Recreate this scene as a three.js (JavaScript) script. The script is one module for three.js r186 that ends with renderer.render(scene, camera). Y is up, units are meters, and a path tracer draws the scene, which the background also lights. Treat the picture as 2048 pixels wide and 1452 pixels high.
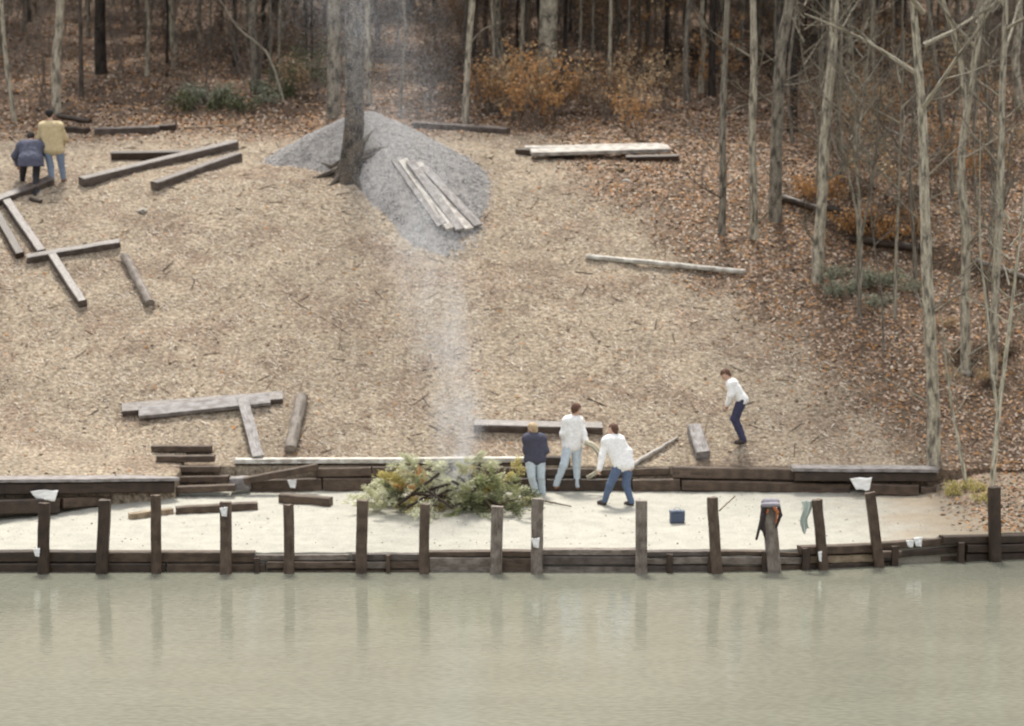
import * as THREE from 'three';
import { mergeGeometries, toCreasedNormals } from 'three/addons/utils/BufferGeometryUtils.js';
import { createNoise2D, createNoise3D } from 'simplex-noise';

// ---------------------------------------------------------------- camera, sky, sun, exposure
const scene = new THREE.Scene();
const F = 4800, CX = 1024, CY = 726, EYE = 8, PITCH = 5.08 * Math.PI / 180;   // lens in photo pixels
const camera = new THREE.PerspectiveCamera(2 * Math.atan(726 / F) * 180 / Math.PI, 2048 / 1452, 0.5, 400);
camera.position.set(0, EYE, 0);
camera.rotation.set(-PITCH, 0, 0);
camera.focus = 27; camera.userData.fStop = 1.8;               // the old lens is slightly out of focus
scene.add(camera);

const renderer = new THREE.WebGLRenderer({ antialias: true });
renderer.toneMapping = THREE.LinearToneMapping;
renderer.toneMappingExposure = 3.6;
renderer.shadowMap.enabled = true;

{ // bright overcast sky, zenith brighter than the horizon
  const W = 64, H = 32, data = new Float32Array(W * H * 4);
  for (let j = 0; j < H; j++) for (let i = 0; i < W; i++) {
    const el = ((j + 0.5) / H - 0.5) * Math.PI, s = Math.max(0, Math.sin(el));
    const L = 0.36 * (1 + 2 * s) / 3 * 1.25, k = (j * W + i) * 4;
    data[k] = L * 0.98; data[k + 1] = L; data[k + 2] = L * 1.04; data[k + 3] = 1;
  }
  const t = new THREE.DataTexture(data, W, H, THREE.RGBAFormat, THREE.FloatType);
  t.mapping = THREE.EquirectangularReflectionMapping; t.magFilter = t.minFilter = THREE.LinearFilter; t.needsUpdate = true;
  scene.background = t; scene.environment = t;
}
const sun = new THREE.DirectionalLight(new THREE.Color(1, 0.95, 0.86), 1.5);
sun.position.set(-3, 68, -84); sun.target.position.set(0, 3, -54);
sun.castShadow = true; sun.shadow.radius = 22; sun.shadow.mapSize.set(2048, 2048);
Object.assign(sun.shadow.camera, { left: -30, right: 30, top: 30, bottom: -30, near: 1, far: 160 });
scene.add(sun, sun.target);

// ---------------------------------------------------------------- helpers
function rng(seed) { let a = seed >>> 0; return () => { a = (a + 0x6D2B79F5) | 0; let t = Math.imul(a ^ (a >>> 15), 1 | a); t = (t + Math.imul(t ^ (t >>> 7), 61 | t)) ^ t; return ((t ^ (t >>> 14)) >>> 0) / 4294967296; }; }
const R = rng(7), rr = (a, b, r = R) => a + (b - a) * r();
const n2 = createNoise2D(rng(11)), n3 = createNoise3D(rng(12));
const fbm = (x, y, o = 4) => { let s = 0, a = 0.5, f = 1; for (let i = 0; i < o; i++) { s += a * n2(x * f + i * 17.3, y * f - i * 9.1); a *= 0.5; f *= 2; } return s; };
const clamp = (x, a = 0, b = 1) => Math.min(b, Math.max(a, x)), lerp = (a, b, t) => a + (b - a) * t;
const sstep = (a, b, x) => { const t = clamp((x - a) / (b - a)); return t * t * (3 - 2 * t); };
const smin = (a, b, k) => { const h = clamp(0.5 + 0.5 * (b - a) / k); return lerp(b, a, h) - k * h * (1 - h); };
const V = (x, y, z) => new THREE.Vector3(x, y, z);
const C = (r, g, b) => new THREE.Color().setRGB(r, g, b);
const used = {};
function numbered(n) { const k = used[n] = (used[n] ?? -1) + 1; return k ? n + '_' + String(k).padStart(3, '0') : n; }
function tag(o, label, category, group, kind) { o.userData = { label, category }; if (group) o.userData.group = group; if (kind) o.userData.kind = kind; return o; }
function mesh(name, geo, mat, parent) { const m = new THREE.Mesh(geo, mat); m.name = parent ? name : numbered(name); m.castShadow = m.receiveShadow = true; (parent || scene).add(m); return m; }
function group(name, label, category, grp) { const g = new THREE.Group(); g.name = numbered(name); scene.add(g); return tag(g, label, category, grp); }
function structure(o, label) { o.userData = { kind: 'structure' }; if (label) o.userData.label = label; return o; }

// a photo pixel is a direction from the lens
const cp = Math.cos(PITCH), sp = Math.sin(PITCH);
function dir(px, py) { const x = (px - CX) / F, y = (CY - py) / F; return { x, y: y * cp - sp, d: y * sp + cp }; }
function at(px, py, d) { const r = dir(px, py), t = d / r.d; return V(r.x * t, EYE + r.y * t, -d); }

// ---------------------------------------------------------------- the lie of the land (d = metres from the lens)
const wallD = (x) => 45.12 + Math.max(0, x - 4.46) * 0.276;
function footD(x) { return x < -6.95 ? lerp(49.7, 48.15, clamp((-6.95 - x) / 3.3, 0, 1.6)) : 50.45; }
const terraceH = (x, d) => 0.34 + Math.max(0, d - 45.2) * 0.093 + 0.012 * n2(x * 1.7, d * 1.7) + sstep(8.3, 10.5, x) * Math.max(0, d - wallD(x)) * 0.1;
function slopeH(x, d) {
  const f = footD(x), step = 0.43 * (1 - sstep(8.2, 9.0, x));
  const l1 = 1.25 + (d - 50.5) * 0.622 + 0.10 * fbm(x * 0.35, d * 0.35, 3) * sstep(50.5, 53, d);
  const l0 = terraceH(x, f) + step + (d - f) * 0.27;
  let h = -smin(-l1, -l0, 0.15);
  h = smin(h, 7.16 + (d - 60) * 0.275, 0.35);
  h = smin(h, 8.81 + (d - 66) * 0.14, 0.5);
  h += sstep(50.8, 52, d) * (0.05 * fbm(x * 1.3, d * 1.3, 3) + 0.018 * fbm(x * 5, d * 5, 2)) + sstep(63, 70, d) * 0.35 * fbm(x * 0.22, d * 0.22, 3);
  // a low cut bank under the trees on the wooded side
  const bx = 57.6 - (x - 9) * 0.55; h += sstep(6.3, 8.0, x) * 0.42 * sstep(bx - 0.18, bx + 0.18, d) * (1 - sstep(bx + 1.4, bx + 4.5, d));
  return h;
}
function groundH(x, d) { if (d < wallD(x)) return -0.9; return d < footD(x) ? terraceH(x, d) : slopeH(x, d); }
// gravel tipped on the brow behind the big tree: a cone at its angle of rest
const GC = { x: -3.72, d: 62.5, h: 9.2 };
function heapH(x, d) {
  const dx = x - GC.x, dd = GC.d - d, r = Math.hypot(dx, dd) + 1e-6, g = Math.atan2(dd, dx) * 180 / Math.PI;   // 0 right, +90 downhill, 180 left
  if (r > 7) return -9;
  const K = [[-180, 2.5], [-90, 1.9], [-35, 1.95], [-5, 2.25], [20, 3.05], [39, 4.1], [54, 5.05], [66, 5.7], [75, 4.9], [83, 3.5], [96, 2.2], [120, 1.85], [145, 1.95], [165, 2.75], [180, 2.5]];
  let R0 = 2; for (let i = 1; i < K.length; i++) if (g <= K[i][0]) { R0 = lerp(K[i - 1][1], K[i][1], (g - K[i - 1][0]) / (K[i][0] - K[i - 1][0])); break; }
  R0 *= 1 + 0.05 * fbm(x * 1.1, d * 1.1, 3);
  const t = r / R0, base = t > 1.3 ? groundH(x, d) : lerp(slopeH(x, d), slopeH(GC.x, GC.d), 0);
  return base + 1.18 * (1 - Math.sqrt(t * t + 0.035)) + 0.17 + 0.012 * fbm(x * 6, d * 6, 2) - 0.16 * Math.min(1, t) ;
}
const topH = (x, d) => d > 55 && d < 68 ? Math.max(groundH(x, d), heapH(x, d)) : groundH(x, d);
function hit(px, py, lift = 0, f = topH) {
  const r = dir(px, py); let lo = 45.2;
  for (let d = 45.2; d < 150; d += 0.05) {
    const t = d / r.d; if (EYE + r.y * t <= f(r.x * t, d) + lift) { return V(r.x * d / r.d, f(r.x * d / r.d, d) + lift, -d); }
    lo = d;
  }
  return at(px, py, 120);
}
const sloped = (v) => topH(v.x, -v.z);
function normalAt(x, d) { const e = 0.25; return V(-(topH(x + e, d) - topH(x - e, d)) / (2 * e), 1, (topH(x, d + e) - topH(x, d - e)) / (2 * e)).normalize(); }

// ---------------------------------------------------------------- textures and materials
function tex(w, h, fn, srgb = true) {
  const data = new Uint8Array(w * h * 4);
  for (let j = 0; j < h; j++) for (let i = 0; i < w; i++) { const c = fn(i / w, j / h), k = (j * w + i) * 4; data[k] = clamp(c[0]) * 255; data[k + 1] = clamp(c[1]) * 255; data[k + 2] = clamp(c[2]) * 255; data[k + 3] = 255; }
  const t = new THREE.DataTexture(data, w, h); t.wrapS = t.wrapT = THREE.MirroredRepeatWrapping; t.magFilter = THREE.LinearFilter; t.minFilter = THREE.LinearMipmapLinearFilter; t.generateMipmaps = true;
  if (srgb) t.colorSpace = THREE.SRGBColorSpace; t.needsUpdate = true; return t;
}
const grey = (v) => [v, v, v];
// wood: grain runs along u (1 repeat = 1.6 m), checks and stains
const woodMap = tex(512, 256, (u, v) => {
  const g = 0.5 + 0.5 * n2(u * 3 + 3 * n2(u * 2, v * 3), v * 46), f = 0.5 + 0.5 * n2(u * 9, v * 120), st = fbm(u * 4 + 9, v * 3, 4);
  const crack = n2(u * 2.2, v * 24) > 0.78 ? 0.55 : 1;
  const b = (0.72 + 0.2 * g + 0.12 * f + 0.28 * st) * crack; return [b, b * (0.985 + 0.03 * st), b * (0.97 + 0.05 * st)];
});
const woodBump = tex(256, 128, (u, v) => grey(0.5 + 0.3 * n2(u * 3, v * 40) + 0.2 * n2(u * 9, v * 70)), false);
const ring = (u, v, R0, k, o = 0) => n3(Math.cos(u * 6.2832) * R0 + o, Math.sin(u * 6.2832) * R0 - o, v * k + o);
const barkMap = tex(256, 1024, (u, v) => {
  const w = 0.15 * ring(u, v, 1, 9), s = ring(u + w * 0.3, v, 4.2, 9), p = ring(u, v, 1.6, 14, 5) * 0.6 + ring(u, v, 3.4, 34, 9) * 0.4, l = ring(u, v, 0.9, 8, 17) * 0.7 + ring(u, v, 2, 20, 23) * 0.3;
  const b = 0.80 + 0.10 * s + 0.15 * p + (l > 0.25 ? 0.13 : 0) - (l < -0.35 ? 0.2 : 0); return [b, b * 0.985, b * 0.95 + 0.015];
});
const barkBump = tex(128, 512, (u, v) => grey(0.5 + 0.3 * ring(u, v, 3.5, 9) + 0.2 * ring(u, v, 5, 40)), false);
for (const t of [barkMap, barkBump]) t.wrapS = THREE.RepeatWrapping;
const soilMap = tex(1024, 1024, (u, v) => {
  const a = fbm(u * 24, v * 24, 3), b = n2(u * 38 + v * 16, v * 62 - u * 10), c = n2(u * 95, v * 130), e = fbm(u * 19 + 60, v * 27, 3);
  const k = 0.74 + 0.14 * a + 0.10 * b + 0.09 * c + (e > 0.3 ? 0.12 : 0) - (e < -0.34 ? 0.17 : 0);
  return [k, k * (0.975 + 0.03 * a), k * (0.95 + 0.07 * a - 0.02 * b)];
});
const soilBump = tex(512, 512, (u, v) => grey(0.5 + 0.25 * fbm(u * 12, v * 12, 4) + 0.2 * n2(u * 40, v * 60) + 0.15 * n2(u * 90, v * 90)), false);
const gravelMap = tex(512, 512, (u, v) => { const c = 0.80 + 0.12 * n2(u * 120, v * 120) + 0.10 * n2(u * 60 + 5, v * 60) + 0.16 * fbm(u * 5, v * 5, 3); return [c, c * 0.99, c * 0.985]; });
const gravelBump = tex(512, 512, (u, v) => grey(0.5 + 0.3 * n2(u * 110, v * 110) + 0.2 * n2(u * 55, v * 55)), false);
const sandMap = tex(512, 512, (u, v) => { const k = 0.90 + 0.05 * fbm(u * 9, v * 9, 4) + 0.05 * n2(u * 60, v * 90) + 0.03 * n2(u * 130, v * 130); return [k, k * 0.995, k * 0.98]; });
const clothMap = tex(128, 128, (u, v) => grey(0.95 + 0.08 * fbm(u * 5, v * 5, 3) + 0.04 * n2(u * 60, v * 60)));
const S = (o) => new THREE.MeshStandardMaterial({ roughness: 0.9, metalness: 0, ...o });
const wood = (c, rough = 0.72) => S({ color: c, map: woodMap, bumpMap: woodBump, bumpScale: 0.006, roughness: rough });
const WOOD = {
  dark: wood(C(0.055, 0.034, 0.021), 0.55), brown: wood(C(0.105, 0.070, 0.046), 0.6), tie: wood(C(0.125, 0.10, 0.088), 0.5),
  grey: wood(C(0.30, 0.28, 0.275)), pale: wood(C(0.52, 0.49, 0.45)), white: wood(C(0.68, 0.66, 0.60)), tan: wood(C(0.36, 0.28, 0.19)),
  post: wood(C(0.13, 0.092, 0.066), 0.7), postgrey: wood(C(0.25, 0.215, 0.185), 0.75),
};
const bark = (c) => S({ color: c, map: barkMap, bumpMap: barkBump, bumpScale: 0.02, roughness: 0.95 });
const BARK = { pale: bark(C(0.56, 0.515, 0.41)), grey: bark(C(0.33, 0.30, 0.245)), mid: bark(C(0.15, 0.125, 0.10)), dark: bark(C(0.055, 0.042, 0.032)), twig: S({ color: C(0.17, 0.14, 0.115) }), cream: bark(C(0.82, 0.78, 0.62)) };

// ---------------------------------------------------------------- water, lake bed, terrace, hillside
{
  const ripple = tex(512, 512, (u, v) => grey(0.5 + 0.20 * fbm(u * 7, v * 26, 3) + 0.22 * n2(u * 16 + 3 * n2(u * 4, v * 6), v * 64)), false);
  const murk = tex(512, 512, (u, v) => { const a = fbm(u * 3, v * 7, 4), c = n2(u * 70, v * 110); const k = 0.91 + 0.035 * a + 0.05 * c; return [k, k, k * 0.985]; });
  ripple.repeat.set(22, 10); murk.repeat.set(9, 5);
  const g = new THREE.PlaneGeometry(150, 66, 1, 1); g.rotateX(-Math.PI / 2); g.translate(0, 0, -16.5);
  const m = new THREE.MeshPhysicalMaterial({ color: C(0.235, 0.235, 0.192), map: murk, roughness: 0.07, ior: 1.36, bumpMap: ripple, bumpScale: 0.004 });
  structure(mesh('lake_water', g, m), 'murky grey green lake water');
}
function gridGeo(xs, rows, fn, color) {   // fn(x, k) -> [d, y]
  const pos = [], uv = [], col = [], idx = [], n = xs.length;
  for (let k = 0; k < rows; k++) for (let i = 0; i < n; i++) {
    const [d, y] = fn(xs[i], k); pos.push(xs[i], y, -d); uv.push(xs[i] / 4.3, (d + y * 0.6) / 4.3);
    if (color) { const c = color(xs[i], d, y); col.push(c[0], c[1], c[2]); }
  }
  for (let k = 0; k < rows - 1; k++) for (let i = 0; i < n - 1; i++) { const a = k * n + i, b = a + 1, c = a + n, e = c + 1; idx.push(a, b, e, a, e, c); }
  const g = new THREE.BufferGeometry();
  g.setAttribute('position', new THREE.Float32BufferAttribute(pos, 3)); g.setAttribute('uv', new THREE.Float32BufferAttribute(uv, 2));
  if (color) g.setAttribute('color', new THREE.Float32BufferAttribute(col, 3));
  g.setIndex(idx); g.computeVertexNormals(); return g;
}
const XS = []; for (let x = -44; x < -14; x += 0.8) XS.push(x); for (let x = -14; x <= 14; x += 0.085) XS.push(x); for (let x = 14.4; x < 44; x += 0.8) XS.push(x);
{
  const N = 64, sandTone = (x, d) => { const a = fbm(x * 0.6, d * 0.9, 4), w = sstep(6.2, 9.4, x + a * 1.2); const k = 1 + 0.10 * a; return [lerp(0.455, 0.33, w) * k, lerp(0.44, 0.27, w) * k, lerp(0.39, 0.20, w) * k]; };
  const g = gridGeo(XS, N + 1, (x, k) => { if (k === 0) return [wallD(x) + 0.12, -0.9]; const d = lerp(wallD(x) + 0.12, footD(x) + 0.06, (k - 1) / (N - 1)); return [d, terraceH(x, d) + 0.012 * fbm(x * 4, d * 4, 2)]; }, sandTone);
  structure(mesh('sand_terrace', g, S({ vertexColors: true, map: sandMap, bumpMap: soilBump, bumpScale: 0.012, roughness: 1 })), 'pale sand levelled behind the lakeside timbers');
}
// where the cleared slope ends and leaf-strewn woodland begins (1 = woodland)
function woodland(x, d) {
  const j = 0.9 * fbm(x * 0.5, d * 0.5, 3);
  const edge = d < 55 ? lerp(9.2, 5.6, (d - 50) / 5) : d < 60 ? lerp(5.6, 2.0, (d - 55) / 5) : lerp(2.0, 1.0, clamp((d - 60) / 3));
  const a = sstep(edge - 1.1, edge + 1.4, x + j), b = sstep(63.2, 65.6, d + j - (x < -4 ? 0 : 0.6));
  return Math.max(a, b);
}
function hillTone(x, d) {
  const w = woodland(x, d), a = fbm(x * 0.45 + 30, d * 0.45, 4), b = fbm(x * 1.6, d * 1.6 + 50, 3);
  const dirt = sstep(0.02, 0.34, fbm(x * 0.3 - 8, d * 0.42 + 3, 4));
  let c = [0.50, 0.425, 0.325]; const red = [0.30, 0.215, 0.16];
  c = c.map((v, i) => lerp(v, red[i], 0.5 * dirt) * (1 + 0.2 * a + 0.2 * b));
  const lit = [0.21, 0.145, 0.10].map((v) => v * (1 + 0.35 * a + 0.3 * b));
  return c.map((v, i) => Math.max(0.02, lerp(v, lit[i], w)));
}
{
  const DS = []; for (let s = 0; s < 0.999; ) { DS.push(s); s += 0.0082; }           // 0..1 of foot..66 m
  const BACK = []; for (let d = 66.2; d < 150; d += d < 90 ? 0.45 : 1.6) BACK.push(d);
  const rows = 1 + DS.length + BACK.length;
  const g = gridGeo(XS, rows, (x, k) => { if (k === 0) return [footD(x), terraceH(x, footD(x)) - 0.7]; const d = k <= DS.length ? lerp(footD(x) + 0.002, 66, DS[k - 1]) : BACK[k - 1 - DS.length]; return [d, slopeH(x, d)]; }, hillTone);
  structure(mesh('hillside', g, S({ vertexColors: true, map: soilMap, bumpMap: soilBump, bumpScale: 0.03, roughness: 1 })), 'cleared straw coloured hillside rising into bare woods');
}
{ // gravel heap
  const pos = [], uv = [], idx = [], NA = 96, NR = 60;
  for (let i = 0; i <= NR; i++) for (let a = 0; a < NA; a++) {
    const th = a / NA * 2 * Math.PI, ux = Math.cos(th), ud = -Math.sin(th);
    let rmax = 0; for (let r = 0.2; r < 8; r += 0.05) { rmax = r; const x = GC.x + ux * r, d = GC.d + ud * r; if (heapH(x, d) < groundH(x, d) - 0.03) break; }
    const r = rmax * i / NR, x = GC.x + ux * r, d = GC.d + ud * r; pos.push(x, heapH(x, d), -d); uv.push(x / 1.4, d / 1.4);
  }
  for (let i = 0; i < NR; i++) for (let a = 0; a < NA; a++) { const b = (a + 1) % NA, p = i * NA; idx.push(p + a, p + NA + a, p + NA + b, p + a, p + NA + b, p + b); }
  const g = new THREE.BufferGeometry(); g.setAttribute('position', new THREE.Float32BufferAttribute(pos, 3)); g.setAttribute('uv', new THREE.Float32BufferAttribute(uv, 2)); g.setIndex(idx); g.computeVertexNormals();
  tag(mesh('gravel_heap', g, S({ color: C(0.50, 0.475, 0.455), map: gravelMap, bumpMap: gravelBump, bumpScale: 0.03, roughness: 1 })), 'heap of grey gravel tipped behind the big lone tree', 'gravel heap');
}

// ---------------------------------------------------------------- shape builders
// a timber along +x, centred: chamfered square (sides 8) or round (sides 10) section, slightly uneven, uv in metres
function timberGeo(L, h, w, { round = false, seed = 1, taper = 1, bow = 0 } = {}) {
  const r = rng(seed * 977 + 3), prof = [], segs = round ? 8 : 5;
  if (round) for (let i = 0; i < 10; i++) { const a = i / 10 * 2 * Math.PI; prof.push([Math.cos(a) * h / 2 * rr(0.94, 1.05, r), Math.sin(a) * w / 2 * rr(0.94, 1.05, r)]); }
  else { const c = Math.min(h, w) * 0.09; for (const [a, b] of [[1, 1], [-1, 1], [-1, -1], [1, -1]]) { const p1 = [a * h / 2, b * (w / 2 - c)], p2 = [a * (h / 2 - c), b * w / 2]; (a * b > 0) ? prof.push(p1, p2) : prof.push(p2, p1); } }
  const n = prof.length, pos = [], uv = [], idx = []; let per = 0; const P = [0];
  for (let i = 0; i < n; i++) { const a = prof[i], b = prof[(i + 1) % n]; per += Math.hypot(a[0] - b[0], a[1] - b[1]); P.push(per); }
  const u0 = r() * 3, v0 = r() * 3;
  for (let s = 0; s <= segs; s++) {
    const t = s / segs, x = (t - 0.5) * L, k = lerp(1, taper, t) * (1 + 0.02 * (r() - 0.5)), oy = bow * (4 * t * (1 - t)) + 0.012 * (r() - 0.5), oz = 0.012 * (r() - 0.5);
    for (let i = 0; i <= n; i++) { const p = prof[i % n], e = (s === 0 || s === segs) ? 0.02 * (r() - 0.5) : 0; pos.push(x + e, p[0] * k + oy, p[1] * k + oz); uv.push(u0 + x / 1.6, v0 + P[i] / 0.8); }
  }
  for (let s = 0; s < segs; s++) for (let i = 0; i < n; i++) { const a = s * (n + 1) + i, b = a + 1, c = a + n + 1, d = c + 1; idx.push(a, c, b, b, c, d); }
  for (const s of [0, segs]) { const base = pos.length / 3; let cx = 0; for (let i = 0; i < n; i++) { const q = (s * (n + 1) + i) * 3; pos.push(pos[q], pos[q + 1], pos[q + 2]); uv.push(pos[q + 1] + 0.5, pos[q + 2] + 0.5); cx += pos[q] / n; }
    pos.push(cx, pos[base * 3 + 1] * 0 + (s ? 0 : 0), 0); uv.push(0.5, 0.5); const m = base + n; for (let i = 0; i < n; i++) { const a = base + i, b = base + (i + 1) % n; s ? idx.push(a, m, b) : idx.push(b, m, a); } }
  let g = new THREE.BufferGeometry(); g.setAttribute('position', new THREE.Float32BufferAttribute(pos, 3)); g.setAttribute('uv', new THREE.Float32BufferAttribute(uv, 2)); g.setIndex(idx);
  return toCreasedNormals(g, round ? 0.9 : 0.35);
}
function alongX(o, A, B, up) {   // lay an object's +x from A to B, its +y towards up
  const x = B.clone().sub(A).normalize(), z = x.clone().cross(up).normalize(), y = z.clone().cross(x).normalize();
  o.position.copy(A).add(B).multiplyScalar(0.5); o.setRotationFromMatrix(new THREE.Matrix4().makeBasis(x, y, z)); return o;
}
let seed = 20;
// a timber lying on the ground between two pixels (of its centre line)
function lay(name, p, q, h, w, mat, label, opt = {}) {
  const lift = (opt.lift ?? 0) + h * 0.42, A = hit(p[0], p[1], lift), B = hit(q[0], q[1], lift), M = A.clone().add(B).multiplyScalar(0.5);
  const m = mesh(name, timberGeo(A.distanceTo(B), h, w, { seed: seed++, ...opt }), mat, opt.parent); alongX(m, A, B, opt.up || normalAt(M.x, -M.z));
  if (!opt.parent) tag(m, label, opt.category || (opt.round ? 'log' : 'timber'), opt.group, 'thing'); return m;
}
// tapered tube through points
function tube(pts, rad, sides = 8, wob = 0, cap = true) {
  const pos = [], uv = [], idx = [], nor = []; let len = 0, prev = V(1, 0, 0.2).normalize(); const v0 = (pts.length * 0.37 + rad[0] * 91.7) % 1;
  for (let i = 0; i < pts.length; i++) {
    const t = pts[Math.min(i + 1, pts.length - 1)].clone().sub(pts[Math.max(i - 1, 0)]).normalize(); if (i) len += pts[i].distanceTo(pts[i - 1]);
    const b = t.clone().cross(prev).normalize(), n = b.clone().cross(t).normalize(); prev = n;
    for (let s = 0; s <= sides; s++) { const a = s / sides * 2 * Math.PI, r = rad[i] * (1 + (wob ? wob * n3(Math.cos(a) * 1.5, Math.sin(a) * 1.5, len * 1.6) : 0)); const v = n.clone().multiplyScalar(Math.cos(a)).addScaledVector(b, Math.sin(a)); nor.push(v.x, v.y, v.z); v.multiplyScalar(r).add(pts[i]); pos.push(v.x, v.y, v.z); uv.push(s / sides, v0 + len / 3.4); }
  }
  for (let i = 0; i < pts.length - 1; i++) for (let s = 0; s < sides; s++) { const a = i * (sides + 1) + s, b = a + 1, c = a + sides + 1, d = c + 1; idx.push(a, b, c, b, d, c); }
  const g = new THREE.BufferGeometry(); g.setAttribute('position', new THREE.Float32BufferAttribute(pos, 3)); g.setAttribute('normal', new THREE.Float32BufferAttribute(nor, 3)); g.setAttribute('uv', new THREE.Float32BufferAttribute(uv, 2)); g.setIndex(idx); return g;
}
function leafQuads(list, w0, w1, r, { aspect = 1.9, droop = 0.4, dirs = null } = {}) {   // bent leaf faces at points
  const pos = [], nor = [], uv = [], idx = [];
  list.forEach((p, k) => {
    const w = rr(w0, w1, r), l = w * aspect, ax = dirs ? dirs[k].clone() : V(r() - 0.5, r() - 0.5 - droop, r() - 0.5); ax.normalize(); const s = V(r() - 0.5, r() - 0.5, r() - 0.5).cross(ax).normalize(), n = ax.clone().cross(s);
    const base = pos.length / 3, pt = [[0, 0, 0], [0.5, 0.5, 0.1], [0.5, -0.5, 0.1], [1, 0, -0.12]];
    for (const [a, b, c] of pt) { pos.push(p.x + ax.x * a * l + s.x * b * w + n.x * c * l, p.y + ax.y * a * l + s.y * b * w + n.y * c * l, p.z + ax.z * a * l + s.z * b * w + n.z * c * l); nor.push(n.x, n.y, n.z); uv.push(a, b + 0.5); }
    idx.push(base, base + 2, base + 1, base + 1, base + 2, base + 3);
  });
  const g = new THREE.BufferGeometry(); g.setAttribute('position', new THREE.Float32BufferAttribute(pos, 3)); g.setAttribute('normal', new THREE.Float32BufferAttribute(nor, 3)); g.setAttribute('uv', new THREE.Float32BufferAttribute(uv, 2)); g.setIndex(idx); return g;
}
// a branching woody frame; collects tubes and twig tips
function grow(out, tips, p, d, len, rad, depth, r, { up = 0.15, spread = 0.8, kids = [4, 6], segs = 4 } = {}) {
  const pts = [p.clone()], rads = [rad]; let q = p.clone(), v = d.clone();
  for (let i = 1; i <= segs; i++) { v.add(V((r() - 0.5) * 0.35, (r() - 0.5) * 0.25 + up * 0.3, (r() - 0.5) * 0.35)).normalize(); q = q.clone().addScaledVector(v, len / segs); pts.push(q); rads.push(rad * lerp(1, 0.3, i / segs)); if (depth <= 1) tips.push(q.clone()); }
  out.push(tube(pts, rads, depth >= 2 ? 5 : 3));
  if (depth > 0) { const n = Math.round(rr(kids[0], kids[1], r)); for (let k = 0; k < n; k++) { const t = rr(0.25, 1, r), i = Math.min(segs - 1, Math.floor(t * segs)), o = pts[i].clone().lerp(pts[i + 1], t * segs - i); const w = V(r() - 0.5, r() - 0.5 + up, r() - 0.5).normalize().multiplyScalar(spread).add(v).normalize(); grow(out, tips, o, w, len * rr(0.35, 0.6, r), Math.max(0.004, rads[i] * 0.55), depth - 1, r, { up, spread, kids, segs: Math.max(2, segs - 1) }); } }
}

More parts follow.
